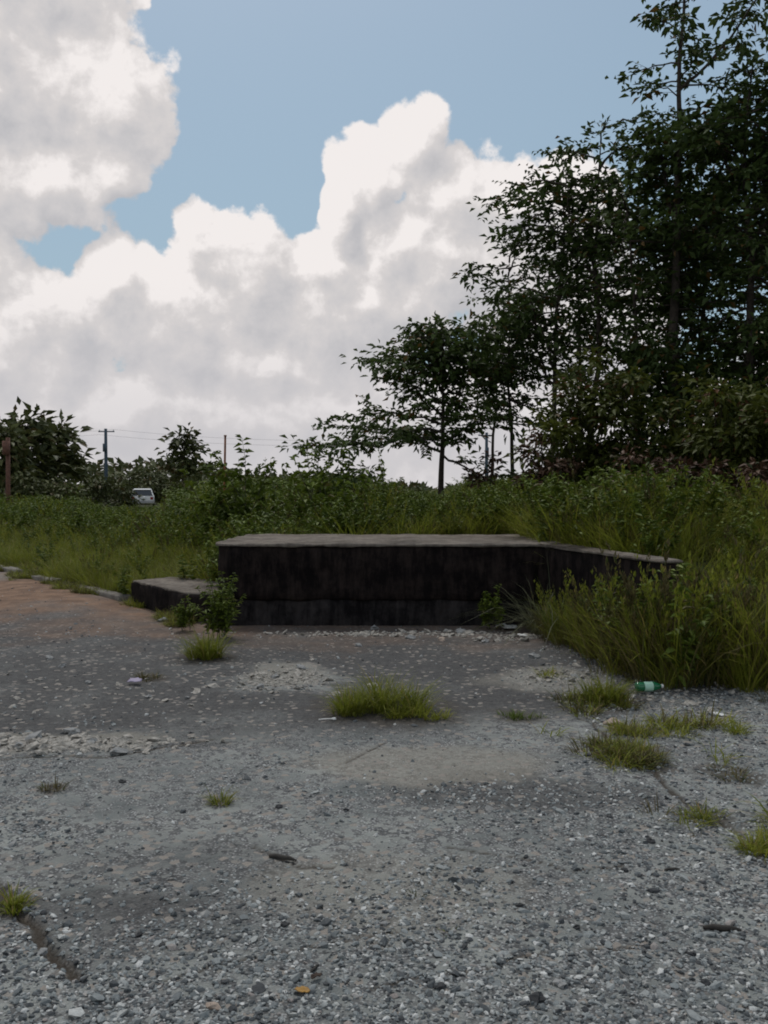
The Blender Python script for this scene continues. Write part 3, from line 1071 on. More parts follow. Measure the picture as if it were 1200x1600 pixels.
# ------------------------------------------------------------------ trees
def tree_mesh(seed, height, crown_r, cb=0.3, nb=34, trunk_r=0.09, leaf=0.15, twig_gap=0.26, leaf_gap=0.056, lean=(0, 0), profile='oval',
              droop=0.35, up=(0.25, 1.2), wander=0.03, asym=None, twig_len=0.55, fork=None, leaders=0):
    """returns (wood Acc, crown Acc), origin at the base"""
    rng = np.random.default_rng(seed)
    W, C = Acc(), Acc()
    k = 16
    s = np.linspace(0, 1, k)
    P = np.stack([lean[0] * s ** 1.4 * height, lean[1] * s ** 1.4 * height, s * height], -1)
    P[1:, :2] += np.cumsum(rng.normal(0, wander * height / k * 2.2, (k - 1, 2)), 0)
    P[0, 2] = -0.25
    V, F = tri_tube(P, trunk_r, trunk_r * 0.12, 8)
    V[:8] = P[0] + (V[:8] - P[0]) * 1.45
    W.add(V, F)
    axes = [(P, s, 1.0)]
    if leaders:
        fork = list(fork or []) + [(rng.uniform(0.38, 0.72), rng.uniform(0.35, 0.75), k_ * 6.283 / leaders + rng.normal(0, 0.5), None) for k_ in range(leaders)]
        fork = [(a_, b_, c_, (d_ or min((1.02 - a_) * height * rng.uniform(0.75, 1.05) / math.cos(b_), crown_r * 1.25))) for a_, b_, c_, d_ in fork]
    if fork:
        for (ft, ang, az, fl) in fork:
            p0 = np.array([np.interp(ft, s, P[:, j]) for j in range(3)])
            d = np.array([math.cos(az) * math.sin(ang), math.sin(az) * math.sin(ang), math.cos(ang)])
            Q = p0 + d * (s * fl)[:, None]
            Q[:, 2] += 0.12 * fl * s ** 2
            Q[1:] += np.cumsum(rng.normal(0, 0.018 * fl, (k - 1, 3)), 0)
            r = trunk_r * (1 - 0.85 * ft) * 0.75
            V, F = tri_tube(Q, r, r * 0.2, 6)
            W.add(V, F)
            axes.append((Q, s, 0.62))
    lp, ld, ln, lsz = [], [], [], []
    for ai, (AP, As, asc) in enumerate(axes):
        nb_ = 26
        off = unit(rng.normal(0, 1, (nb_, 3))) * rng.random((nb_, 1)) ** 0.5 * leaf * np.array([2.2, 2.2, 2.0])
        lp.append(AP[-1] + off - np.array([0, 0, 0.12]))
        ld.append(off + rng.normal(0, 0.08, (nb_, 3)))
        ln.append(unit(np.stack([rng.normal(0, 0.6, nb_), rng.normal(0, 0.6, nb_), np.ones(nb_)], -1)))
        lsz.append(leaf * rng.uniform(0.6, 1.2, nb_))
        nbr = int(nb * (1 if ai == 0 else (0.30 if leaders else 0.4)))
        for i in range(nbr):
            t = (cb if ai == 0 else 0.35) + (1 - (cb if ai == 0 else 0.35)) * ((i + rng.random()) / nbr)
            az = i * 2.39996 + rng.normal(0, 0.5)
            q = (t - cb) / (1 - cb) if ai == 0 else t
            prof = {'oval': math.sqrt(max(0.03, 1 - (2 * q - 0.9) ** 2 / 1.3)), 'cone': 1.05 - 0.85 * q, 'flat': 0.9 if q > 0.25 else 0.6,
                    'vase': 0.45 + 0.6 * q, 'column': 0.75 + 0.3 * math.sin(q * 9 + seed), 'dome': 1.0 - 0.15 * q - 0.62 * q ** 2.2}[profile]
            L = crown_r * prof * asc * rng.choice([rng.uniform(0.25, 0.6), rng.uniform(0.7, 1.2)], p=[0.35, 0.65])
            if asym:
                L *= 1 + asym[1] * math.cos(az - asym[0])
            L = max(0.25, L)
            p0 = np.array([np.interp(t, As, AP[:, j]) for j in range(3)])
            el = up[0] + (up[1] - up[0]) * q ** 1.5 + rng.normal(0, 0.26)
            m = 9
            u = np.linspace(0, 1, m)
            hd = np.array([math.cos(az), math.sin(az), 0])
            B = p0 + hd * (u * L * math.cos(el))[:, None]
            B[:, 2] += u * L * math.sin(el) - droop * L * u ** 2.2 * 0.6
            B[1:] += np.cumsum(rng.normal(0, 0.022 * L, (m - 1, 3)), 0)
            br = min(trunk_r * 0.42, 0.010 + 0.013 * L)
            V, F = tri_tube(B, br, 0.004, 4)
            W.add(V, F)
            paths = [(B, 0.35)]
            nt = max(3, int(L / twig_gap))
            for j in range(nt):
                st = 0.18 + 0.8 * (j + rng.random() * 0.7) / nt
                tp = np.array([np.interp(st, u, B[:, c]) for c in range(3)])
                tl = L * twig_len * (1.1 - 0.65 * st) * rng.uniform(0.6, 1.2)
                tl = max(0.30, tl)
                ta = az + (1 if j % 2 else -1) * rng.uniform(0.5, 1.15)
                w = np.linspace(0, 1, 5)
                Q = tp + np.array([math.cos(ta), math.sin(ta), rng.normal(0.12, 0.18)]) * (w * tl)[:, None]
                Q[:, 2] -= droop * 0.35 * tl * w ** 2
                V, F = tri_tube(Q, 0.006, 0.002, 3)
                W.add(V, F)
                paths.append((Q, 0.1))
            for (Q, start) in paths:
                ql = np.linalg.norm(Q[-1] - Q[0])
                nl = max(3, int(ql * (1 - start) / leaf_gap))
                tt = start + (1 - start) * (np.arange(nl) + rng.random(nl)) / nl
                uu = np.linspace(0, 1, len(Q))
                pos = np.stack([np.interp(tt, uu, Q[:, c]) for c in range(3)], -1)
                dirv = unit((Q[-1] - Q[0])[None, :])[0]
                sa = rng.choice([-1, 1], nl) * rng.uniform(0.35, 1.25, nl)
                ca, sa_ = np.cos(sa), np.sin(sa)
                dd = np.stack([dirv[0] * ca - dirv[1] * sa_, dirv[0] * sa_ + dirv[1] * ca, rng.normal(-0.15, 0.28, nl)], -1)
                lp.append(pos + rng.normal(0, 0.018, (nl, 3)))
                ld.append(dd)
                ln.append(unit(np.stack([rng.normal(0, 0.5, nl), rng.normal(0, 0.5, nl), np.ones(nl)], -1)))
                lsz.append(leaf * rng.uniform(0.45, 1.25, nl))
                if rng.random() < 0.30:                       # a bunch of leaves at the tip
                    nb_ = 12
                    off = unit(rng.normal(0, 1, (nb_, 3))) * rng.random((nb_, 1)) ** 0.5 * leaf * np.array([1.9, 1.9, 1.1])
                    lp.append(Q[-1] + off)
                    ld.append(off + rng.normal(0, 0.08, (nb_, 3)) + np.array([0, 0, -0.05]))
                    ln.append(unit(np.stack([rng.normal(0, 0.6, nb_), rng.normal(0, 0.6, nb_), np.ones(nb_)], -1)))
                    lsz.append(leaf * rng.uniform(0.6, 1.3, nb_))
    V, F, T = leaves(np.concatenate(lp), np.concatenate(ld), np.concatenate(ln), np.concatenate(lsz), 0.52, 0.12, rng, 0.15)
    C.add(V, F, T)
    return W, C


NLEAF = 0


def tree(name, label, px, y, top_py, crown_px, seed, cat='tree', group=None, leaf_m='tree_leaf', bark='bark', z=None, **kw):
    """px: pixel column of the trunk base, top_py: pixel row of the tip, crown_px: half width of the crown in pixels"""
    global NLEAF
    x = dx(px, y)
    zb = hz(x, y) if z is None else z
    height = dz(top_py, y) - zb
    W, C = tree_mesh(seed, height, crown_px / FPX * y, **kw)
    t = thing(name, label, cat, (x, y, zb), 0, group)
    obj('trunk', W.mesh('trunk', M[bark], True), t)
    c = obj('crown', C.mesh('crown', M[leaf_m]), t)
    tag(c, kind='stuff')
    NLEAF += sum(len(f) for f in C.F)
    return t


TR = dict(droop=0.35, wander=0.035, twig_gap=0.34, leaders=3)
tree('small_tree', 'small spreading tree with one dark trunk standing alone beside the wood', 688, 22.0, 520, 158, 11, cb=0.36, nb=48, trunk_r=0.085,
     leaf=0.19, profile='dome', droop=0.22, up=(0.12, 0.5), asym=(PI, 0.20), leaf_gap=0.050, twig_len=0.6, wander=0.02, leaders=3)
tree('slender_tree', 'thin pole-like young tree between the small spreading tree and the brown shrub', 796, 23.0, 405, 85, 12, cb=0.36, nb=32, trunk_r=0.06, leaf=0.19, profile='column', up=(-0.1, 0.4), **TR)
tree('forest_tree', 'medium forest tree with a ragged crown against the white cloud', 850, 22.0, 275, 110, 13, cb=0.42, nb=36, trunk_r=0.08, leaf=0.19, profile='vase', up=(-0.1, 0.35), **TR)
tree('forest_tree', 'forest tree with flat sparse top against the blue sky below the tallest tree', 925, 21.0, 215, 128, 14, cb=0.42, nb=38, trunk_r=0.09, leaf=0.19, profile='vase', up=(-0.1, 0.22), **TR)
tree('forest_tree', 'tallest forest tree with thin crown running out of the picture top', 1058, 19.0, -90, 88, 15, cb=0.36, nb=58, trunk_r=0.13, leaf=0.19, profile='column', up=(-0.1, 0.35), droop=0.3, wander=0.025, twig_gap=0.3,
     lean=(0.010, 0), fork=[(0.74, 0.62, 0.15, 3.6), (0.5, 0.4, 2.6, 2.2)])
tree('forest_tree', 'dense dark forest tree beside the tallest one with leafy rounded top', 1165, 18.0, 112, 145, 16, cb=0.25, nb=76, trunk_r=0.12, leaf=0.19, profile='oval', up=(-0.1, 0.4), **TR)
tree('forest_tree', 'bushy forest tree in the middle of the wood just below the tallest crown', 1110, 20.5, 260, 125, 17, cb=0.28, nb=54, trunk_r=0.09, leaf=0.19, profile='oval', up=(-0.1, 0.4), **TR)
tree('forest_tree', 'leaning forest tree with many thin stems above the olive shrub', 995, 19.5, 320, 120, 18, cb=0.45, nb=34, trunk_r=0.08, leaf=0.19, profile='vase', up=(-0.1, 0.3), droop=0.35, twig_gap=0.3,
     lean=(-0.05, 0), fork=[(0.2, 0.35, 2.9, 2.6), (0.15, 0.3, 0.3, 2.4)])
tree('forest_tree', 'dark tree at the picture edge, its branch tip crossing the blue sky', 1275, 17.5, 10, 130, 19, cb=0.15, nb=76, trunk_r=0.13, leaf=0.19, profile='oval', up=(0.0, 0.5), **TR)
tree('forest_tree', 'thin straight forest tree behind the bushy middle tree', 1048, 25.0, 290, 120, 20, cb=0.45, nb=22, trunk_r=0.11, leaf=0.19, profile='oval', up=(-0.1, 0.4), **TR)
tree('forest_tree', 'leafy back row tree behind the dense dark tree near the picture edge', 1215, 24.0, 240, 180, 21, cb=0.15, nb=70, trunk_r=0.10, leaf=0.19, profile='oval', up=(0.0, 0.5), **TR)
tree('forest_tree', 'back row sapling tree behind the slender pole-like tree', 770, 27.0, 470, 75, 22, cb=0.45, nb=30, trunk_r=0.06, leaf=0.19, profile='vase', up=(-0.1, 0.3), **TR)
tree('forest_tree', 'thin back row tree behind the leaning many-stemmed tree', 900, 26.0, 370, 110, 23, cb=0.45, nb=22, trunk_r=0.10, leaf=0.19, profile='vase', up=(-0.1, 0.3), **TR)


def shrub(name, label, px, y, top_py, half_px, seed, n=3200, leaf=0.16, leaf_m='shrub_leaf', clumps=60, depth=1.0, group=None, squat=1.0, cat='shrub'):
    """several stems and a mass of leaf clumps"""
    global NLEAF
    rng = np.random.default_rng(seed)
    x = dx(px, y)
    zb = hz(x, y)
    h = dz(top_py, y) - zb
    r = half_px / FPX * y
    W, C = Acc(), Acc()
    cc = []
    for i in range(clumps):
        # clump centres towards the outside of an uneven dome
        v = unit(rng.normal(0, 1, (1, 3)))[0]
        v[2] = abs(v[2])
        k = rng.random() ** 0.42 * (0.86 + 0.28 * mnoise.noise(Vector(v * 1.7) + Vector((seed, 0, 0))))
        cc.append(np.array([v[0] * r * k, v[1] * r * depth * k, 0.10 * h + v[2] * h * 0.88 * k]))
    cc = np.array(cc)
    for c in cc[:: 2]:
        u = np.linspace(0, 1, 6)
        b = np.array([rng.normal(0, 0.12 * r), rng.normal(0, 0.12 * r), -0.15])
        mid = np.array([c[0] * 0.35, c[1] * 0.35, c[2] * 0.75])
        P = ((1 - u) ** 2)[:, None] * b + (2 * u * (1 - u))[:, None] * mid + (u ** 2)[:, None] * c
        V, F = tri_tube(P, 0.02, 0.004, 4)
        W.add(V, F)
    per = n // clumps
    cid = np.repeat(np.arange(clumps), per)
    m = len(cid)
    rad = (0.20 + 0.10 * rng.random(clumps)) * r
    off = unit(rng.normal(0, 1, (m, 3))) * (rng.random(m) ** 0.5)[:, None] * rad[cid][:, None] * np.array([1.15, 1.15, 0.62])
    pos = cc[cid] + off
    pos[:, 2] = np.maximum(pos[:, 2], 0.05)
    out = unit(off + np.array([0, 0, 0.02]))
    dd = out + np.stack([rng.normal(0, 0.5, m), rng.normal(0, 0.5, m), rng.normal(-0.3, 0.3, m)], -1)
    nn = unit(out * 0.5 + np.stack([rng.normal(0, 0.35, m), rng.normal(0, 0.35, m), np.ones(m) * 0.8], -1))
    V, F, T = leaves(pos, dd, nn, leaf * rng.uniform(0.55, 1.3, m), 0.5, 0.1, rng, 0.18)
    tint = np.repeat(np.clip(rng.random(clumps)[cid] * 0.6 + 0.4 * rng.random(m), 0, 1), 4)
    C.add(V, F, tint)
    t = thing(name, label, cat, (x, y, zb), 0, group)
    obj('stem', W.mesh('stem', M['bark'], True), t)
    tag(obj('foliage', C.mesh('foliage', M[leaf_m]), t), kind='stuff')
    NLEAF += len(F)
    return t


shrub('large_shrub', 'big rounded olive shrub in front of the forest trees', 925, 16.5, 520, 112, 31, n=7000, clumps=90, leaf=0.15)
shrub('large_shrub', 'wide dark shrub under the dense forest tree near the picture edge', 1120, 15.5, 545, 150, 32, n=8500, clumps=110, leaf=0.15)
shrub('large_shrub', 'dark shrub cut by the picture edge below the forest', 1245, 14.5, 560, 130, 33, n=6500, clumps=90, leaf=0.15)
shrub('large_shrub', 'tall dark shrub deep in the wood behind the olive shrub', 1030, 19.0, 470, 150, 34, n=7000, clumps=90, leaf=0.17, leaf_m='tree_leaf')
shrub('large_shrub', 'tall dark shrub deep in the wood behind the wide dark shrub', 1190, 18.0, 420, 150, 35, n=7000, clumps=90, leaf=0.17, leaf_m='tree_leaf')
shrub('dry_shrub', 'low reddish brown dry shrub at the foot of the olive shrub', 850, 15.8, 640, 52, 36, n=2200, clumps=36, leaf=0.12, leaf_m='dry_leaf')
shrub('dry_shrub', 'low brown brush under the wide dark shrub behind the grass bank', 1020, 14.3, 672, 95, 37, n=3600, clumps=50, leaf=0.12, leaf_m='dry_leaf')
shrub('dry_shrub', 'brown brush beside the picture edge behind the grass bank', 1165, 13.6, 676, 80, 38, n=3000, clumps=46, leaf=0.12, leaf_m='dry_leaf')
shrub('dry_shrub', 'thin brown bush between the slender tree trunk and the small tree', 755, 21.0, 672, 46, 39, n=700, clumps=22, leaf=0.15, leaf_m='dry_leaf')
shrub('weed_bush', 'tall leafy weed bush under the outer branches of the small tree', 560, 20.0, 672, 72, 40, n=1500, clumps=34, leaf=0.17, leaf_m='tree_leaf')
shrub('weed_bush', 'leafy weed bush behind the middle of the concrete dock', 480, 21.0, 716, 60, 41, n=1300, clumps=30, leaf=0.15, leaf_m='shrub_leaf')

# far trees beyond the field
FT = dict(leaf_m='far_leaf', twig_gap=0.40, leaf_gap=0.11, twig_len=0.6, wander=0.02)
tree('field_tree', 'far tree with pale trunk and open crown at the field edge', 88, 55.0, 674, 42, 51, bark='pink_bark', cb=0.50, nb=30, trunk_r=0.20, leaf=0.62, profile='dome', up=(0.0, 0.6), **FT)
tree('field_tree', 'far tall tree with uneven top beside the pale trunked one', 44, 52.0, 660, 34, 52, bark='bark', cb=0.15, nb=36, trunk_r=0.18, leaf=0.62, profile='oval', up=(0.0, 0.6), **FT)
tree('field_tree', 'far dark tree with reddish trunk cut by the picture edge', 10, 48.0, 676, 36, 53, bark='pink_bark', cb=0.5, nb=26, trunk_r=0.17, leaf=0.55, profile='dome', up=(0.0, 0.6), **FT)
tree('field_tree', 'far small round tree rising above the distant dark tree line', 286, 62.0, 682, 26, 54, cb=0.5, nb=20, trunk_r=0.14, leaf=0.50, profile='oval', up=(0.0, 0.7), **FT)
shrub('field_shrub', 'far dark shrub at the foot of the pale trunked tree', 70, 47.0, 722, 70, 55, n=1400, clumps=30, leaf=0.34, leaf_m='far_leaf')
shrub('field_shrub', 'far low shrub below the utility pole', 165, 66.0, 738, 50, 56, n=1100, clumps=26, leaf=0.4, leaf_m='far_leaf')
shrub('field_shrub', 'far wide dark shrub above the parked white car', 225, 90.0, 720, 62, 57, n=1500, clumps=30, leaf=0.5, leaf_m='far_leaf')
shrub('field_shrub', 'far dark shrub below the small round tree', 300, 64.0, 722, 52, 58, n=1200, clumps=28, leaf=0.36, leaf_m='far_leaf')


def far_wood():
    rng = np.random.default_rng(91)
    A = Acc()
    n = 16000
    px = rng.uniform(-500, 1700, n)
    y = rng.uniform(150, 210, n)
    x = dx(px, y)
    top = np.interp(px, [-500, 100, 150, 205, 320, 365, 560, 640, 800, 860, 1700], [8.5, 7.6, 5.9, 7.2, 7.4, 4.9, 4.4, 2.4, 2.4, 4.5, 7.0])
    top = top + 1.0 * fbm(px, px * 0, 1 / 60.0, 3, 92) + 0.8 * fbm(px, px * 0, 1 / 16.0, 3, 93)
    zb = -0.9
    z = zb + top * rng.random(n) ** 0.6
    m = n
    dd = unit(rng.normal(0, 1, (m, 3)))
    nn = unit(np.stack([rng.normal(0, 0.5, m), rng.normal(-0.3, 0.5, m), np.ones(m)], -1))
    V, F, T = leaves(np.stack([x, y, z], -1), dd, nn, rng.uniform(0.9, 2.0, m), 0.6, 0.15, rng)
    A.add(V, F, T)
    tag(obj('distant_wood', A.mesh('distant_wood', M['far_leaf'])), kind='stuff')


far_wood()


# tall single weeds that stand against the sky above the dock
def tall_weed_proto(seed, h):
    st, lf = weed_arrays(h, 60, 0.13, seed, 5, 0.08)
    return st, lf


TALL = [(352, 17.5, 706, 'spiky'), (372, 17.0, 700, 'leafy'), (385, 16.5, 693, 'leafy'), (407, 17.5, 712, 'spiky'), (432, 18.5, 716, 'leafy'), (330, 17.0, 712, 'leafy'),
        (490, 15.5, 700, 'leafy'), (512, 16.0, 690, 'spiky'), (535, 15.0, 694, 'leafy'), (556, 16.5, 706, 'leafy'), (600, 16.0, 712, 'spiky')]
protos = [tall_weed_proto(300 + k, 1.0) for k in range(4)]
pm = [(s.mesh('stem', M['stalk']), l.mesh('leaves', M['weed'])) for s, l in protos]
TL = ['tall leafy weed next to the rusty post, against the sky', 'tall weed with pointed tip just beside the rusty post', 'highest leafy weed of the clump beside the rusty post', 'thin weed at the outer side of the clump by the rusty post',
      'lone low leafy weed standing between the two tall weed clumps', 'weed between the rusty post and the small round far tree', 'first weed of the clump nearing the small tree crown',
      'tallest pointed weed of the clump near the small tree crown', 'leafy weed below the branch tips of the small tree', 'leafy weed just under the lowest branch of the small tree',
      'thin weed standing under the middle of the small tree crown', 'short leafy weed closest to the small tree trunk']
for i, (px, y, tp, kind) in enumerate(TALL):
    x = dx(px, y)
    zb = hz(x, y)
    h = dz(tp, y) - zb
    t = thing('tall_weed', TL[i], 'weed', (x, y, zb), i * 1.7, 'tall weeds rising above the meadow')
    a, b = pm[i % 4]
    wsc = h * (0.45 if kind == 'spiky' else 0.75)
    t.scale = (wsc, wsc, h)
    obj('stem', a, t)
    tag(obj('leaf_spray', b, t), kind='stuff')

# ------------------------------------------------------------------ concrete dock, step and kerbs
def rough_solid(name, outline, z0, z1, m, step=0.09, amp=0.014, seed=0, chip=0.03, z1b=None, taper=0.0):
    """a solid with a polygonal plan (counter-clockwise), subdivided and roughened; the top may slope to z1b at its last points"""
    import bmesh
    bm = bmesh.new()
    n = len(outline)
    tops = z1b if z1b else [z1] * n
    lo = [bm.verts.new((x, y, z0)) for x, y in outline]
    hi = [bm.verts.new((x, y, tops[i])) for i, (x, y) in enumerate(outline)]
    bm.faces.new(hi)
    bm.faces.new(lo[::-1])
    for i in range(n):
        j = (i + 1) % n
        bm.faces.new((lo[i], lo[j], hi[j], hi[i]))
    hard = [e for e in bm.edges]
    bmesh.ops.bevel(bm, geom=hard, offset=min(0.022, (z1 - z0) * 0.3), segments=2, affect='EDGES', profile=0.6)
    for it in range(7):
        es = [e for e in bm.edges if e.calc_length() > step * 1.5]
        if not es:
            break
        bmesh.ops.subdivide_edges(bm, edges=es, cuts=1, use_grid_fill=True)
    bmesh.ops.triangulate(bm, faces=[f for f in bm.faces if len(f.verts) > 4])
    bm.normal_update()
    off = Vector((seed * 3.7, seed * 1.3, seed))
    zt = max(tops)
    for v in bm.verts:
        p = v.co + off
        k = amp * mnoise.noise(p * 3.1) + amp * 0.6 * mnoise.noise(p * 9.0)
        c = mnoise.noise(p * 2.3 + Vector((9, 9, 9))) + 0.5 * mnoise.noise(p * 7.0)
        nn = v.normal
        edge = 1 - max(abs(nn.x), abs(nn.y), abs(nn.z))
        v.co = v.co + nn * (k - chip * 4 * edge * max(0, c + 0.1))
    me = bpy.data.meshes.new(name)
    bm.to_mesh(me)
    bm.free()
    me.materials.append(m)
    me.polygons.foreach_set('use_smooth', np.ones(len(me.polygons), dtype=bool))
    return me


DOCK_H = 0.955
dock = thing('concrete_dock', 'low dark stained concrete loading dock with worn top slab, coloured paler for the light on it', 'platform', (0, 10.62, 0))
oy = -10.62
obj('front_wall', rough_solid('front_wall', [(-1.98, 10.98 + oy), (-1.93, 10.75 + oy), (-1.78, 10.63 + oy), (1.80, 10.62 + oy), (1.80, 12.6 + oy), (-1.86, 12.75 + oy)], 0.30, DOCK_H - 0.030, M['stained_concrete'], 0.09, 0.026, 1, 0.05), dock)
obj('footing', rough_solid('footing', [(-1.95, 11.02 + oy), (-1.90, 10.80 + oy), (-1.76, 10.67 + oy), (1.80, 10.66 + oy), (1.80, 12.5 + oy), (-1.82, 12.6 + oy)], -0.3, 0.33, M['footing_concrete'], 0.08, 0.045, 8, 0.05), dock)
obj('top_slab', rough_solid('top_slab', [(-2.01, 10.98 + oy), (-1.955, 10.73 + oy), (-1.79, 10.60 + oy), (1.84, 10.59 + oy), (1.84, 12.66 + oy), (-1.88, 12.80 + oy)], DOCK_H - 0.034, DOCK_H, M['lit_top_concrete'], 0.07, 0.014, 2, 0.03), dock)
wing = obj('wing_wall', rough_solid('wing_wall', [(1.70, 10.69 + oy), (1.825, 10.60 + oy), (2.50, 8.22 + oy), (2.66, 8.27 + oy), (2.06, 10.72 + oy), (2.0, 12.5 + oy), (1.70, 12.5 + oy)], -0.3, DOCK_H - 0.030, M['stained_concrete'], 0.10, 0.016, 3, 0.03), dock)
obj('wall_cap', rough_solid('wall_cap', [(1.70, 10.67 + oy), (1.825, 10.575 + oy), (2.485, 8.19 + oy), (2.685, 8.25 + oy), (2.09, 10.73 + oy), (2.03, 12.5 + oy), (1.70, 12.5 + oy)], DOCK_H - 0.034, DOCK_H - 0.004, M['lit_top_concrete'], 0.07, 0.012, 4, 0.03), dock)
step = thing('concrete_step', 'low cracked concrete step slab joining the end of the dock', 'step', (-2.7, 11.6, 0))
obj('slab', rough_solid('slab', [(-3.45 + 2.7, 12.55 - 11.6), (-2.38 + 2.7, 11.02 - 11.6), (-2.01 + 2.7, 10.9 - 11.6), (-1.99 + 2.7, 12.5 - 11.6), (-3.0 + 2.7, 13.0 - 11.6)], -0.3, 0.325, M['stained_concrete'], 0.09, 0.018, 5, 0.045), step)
obj('tread', rough_solid('tread', [(-3.42 + 2.7, 12.54 - 11.6), (-2.36 + 2.7, 11.05 - 11.6), (-2.01 + 2.7, 10.93 - 11.6), (-1.99 + 2.7, 12.48 - 11.6), (-3.0 + 2.7, 12.97 - 11.6)], 0.31, 0.338, M['lit_top_concrete'], 0.09, 0.014, 6, 0.03), step)

KERBS = [((-7.9, 18.3), (-6.55, 16.65), 'broken pale kerb piece furthest from the dock beside the dirt'), ((-6.0, 15.85), (-5.35, 15.05), 'short pale kerb piece half buried in the dirt'),
         ((-4.75, 14.3), (-3.62, 12.85), 'long pale kerb piece running up to the step slab')]
for (a, b, lab) in KERBS:
    d = Vector((b[0] - a[0], b[1] - a[1]))
    L = d.length
    d.normalize()
    n_ = Vector((-d.y, d.x)) * 0.09
    zz = hz((a[0] + b[0]) / 2, (a[1] + b[1]) / 2)
    c = ((a[0] + b[0]) / 2, (a[1] + b[1]) / 2)
    ol = [(a[0] - n_.x - c[0], a[1] - n_.y - c[1]), (b[0] - n_.x - c[0], b[1] - n_.y - c[1]), (b[0] + n_.x - c[0], b[1] + n_.y - c[1]), (a[0] + n_.x - c[0], a[1] + n_.y - c[1])]
    o = obj('kerb_stone', rough_solid('kerb_stone', ol, -0.15, 0.085, M['kerb_concrete'], 0.09, 0.02, L * 7, 0.05), None, (c[0], c[1], zz))
    tag(o, lab, 'kerb', 'kerb pieces along the dirt edge')


# ------------------------------------------------------------------ tufts in the lot
def tuft(px, py, wpx, hpx, label, seed, nb=90, m='grass', name='grass_tuft', droop=0.5, spread=0.8, depth=1.0, width=0.006, cat='grass tuft', group='grass tufts growing through the asphalt'):
    x, y = gp(px, py)
    w = wpx / FPX * y
    h = hpx / FPX * y
    rng = np.random.default_rng(seed)
    A = Acc()
    k = max(2, int(nb / 26))
    for i in range(k):
        a, r = rng.random() * 6.28, math.sqrt(rng.random())
        bx, by = 0.38 * w * r * math.cos(a), 0.38 * w * depth * r * math.sin(a)
        n = nb // k
        aa = rng.random(n) * 6.28
        rr = 0.035 * np.sqrt(rng.random(n))
        base = np.stack([bx + rr * np.cos(aa), by + rr * np.sin(aa), np.full(n, -0.015)], -1)
        sp = spread * rng.random(n) ** 0.7
        dirs = np.stack([np.cos(aa) * sp, np.sin(aa) * sp, np.ones(n)], -1)
        edge = 1 - 0.5 * r ** 2
        V, F, T = strips(base, dirs, h * edge * rng.uniform(0.55, 1.25, n), width * rng.uniform(0.6, 1.3, n), droop * rng.uniform(0.3, 1.5, n), 4, rng)
        A.add(V, np.concatenate([F[:, [0, 1, 2]], F[:, [0, 2, 3]]]), T)
    o = obj(name, A.mesh(name, M[m]), None, (x, y, hz(x, y)))
    return tag(o, label, cat, group)


tuft(600, 1112, 190, 84, 'wide grass tuft in the middle of the lot in front of the dock', 401, 760, depth=0.55, width=0.007)
tuft(655, 1124, 110, 46, 'low ragged grass fringe joined to the wide tuft in front of the dock', 402, 420, depth=0.5)
tuft(545, 1120, 70, 60, 'small grass bunch at the side of the wide tuft, beside the white stick', 412, 260, depth=0.6)
tuft(318, 1030, 80, 66, 'grass tuft below the corner of the dock nearest the step slab', 403, 520, depth=0.8, width=0.007)
tuft(815, 1122, 90, 22, 'low dark grass patch by the lot seam beyond the wide tuft', 404, 240, m='weed', depth=0.5)
tuft(80, 1236, 30, 34, 'small brownish grass sprig in the lot near the pale rubble', 405, 70, m='dry_grass')
tuft(338, 1258, 34, 38, 'small olive grass sprig in the middle of the gravel', 406, 80)
tuft(4, 1425, 56, 46, 'green tuft at the head of the dark crack', 407, 170)
tuft(985, 1180, 96, 40, 'ragged tuft on the seam just below the green bottle', 408, 320, depth=0.7)
tuft(1020, 1200, 70, 30, 'small reddish green tuft on the seam below the ragged one', 409, 170, m='pale_grass')
tuft(1105, 1282, 84, 34, 'brownish green tuft on the seam further down the gravel', 410, 210)
tuft(1060, 1140, 44, 24, 'little tuft in loose gravel below the bottle', 411, 110)
tuft(1148, 1148, 40, 36, 'upright little tuft in the pale loose gravel', 413, 100)
tuft(1196, 1340, 60, 62, 'green tuft cut by the picture edge in the gravel', 414, 220)
tuft(1150, 1215, 90, 26, 'thin dry tuft in the gravel near the picture edge', 415, 150, m='dry_grass')
tuft(945, 1098, 84, 60, 'thick green tuft growing beside the green bottle', 416, 620, depth=0.9, width=0.008)
tuft(700, 1468, 26, 18, 'tiny green sprig lost in the gravel', 417, 30)
tuft(655, 1410, 30, 22, 'tiny yellowish sprig in the pale patch of gravel', 418, 30, m='pale_grass')
tuft(505, 975, 34, 30, 'small weed at the foot of the dock front wall', 419, 110, m='weed')
tuft(230, 1060, 54, 22, 'dry brown tuft near the mauve crushed cup', 420, 120, m='dry_grass')


def weed_thing(name, label, px, py, hpx, wpx, seed, m='weed', n_leaf=60, leaf=0.09, stems=5, cat='weed', stalk='stalk'):
    x, y = gp(px, py)
    h, w = hpx / FPX * y, wpx / FPX * y
    rng = np.random.default_rng(seed)
    st, lf = Acc(), Acc()
    for i in range(stems):
        s2, l2 = weed_arrays(h * rng.uniform(0.6, 1.05), n_leaf, leaf, seed * 7 + i, 3, 0.15)
        o = np.array([rng.uniform(-0.5, 0.5) * w * 0.6, rng.uniform(-0.3, 0.3) * w * 0.6, 0])
        for (a, b) in ((st, s2), (lf, l2)):
            a.add(np.concatenate(b.V) + o, np.concatenate(b.F), np.concatenate(b.T))
    t = thing(name, label, cat, (x, y, hz(x, y)))
    obj('stem', st.mesh('stem', M[stalk]), t)
    tag(obj('leaf_spray', lf.mesh('leaf_spray', M[m]), t), kind='stuff')
    return t


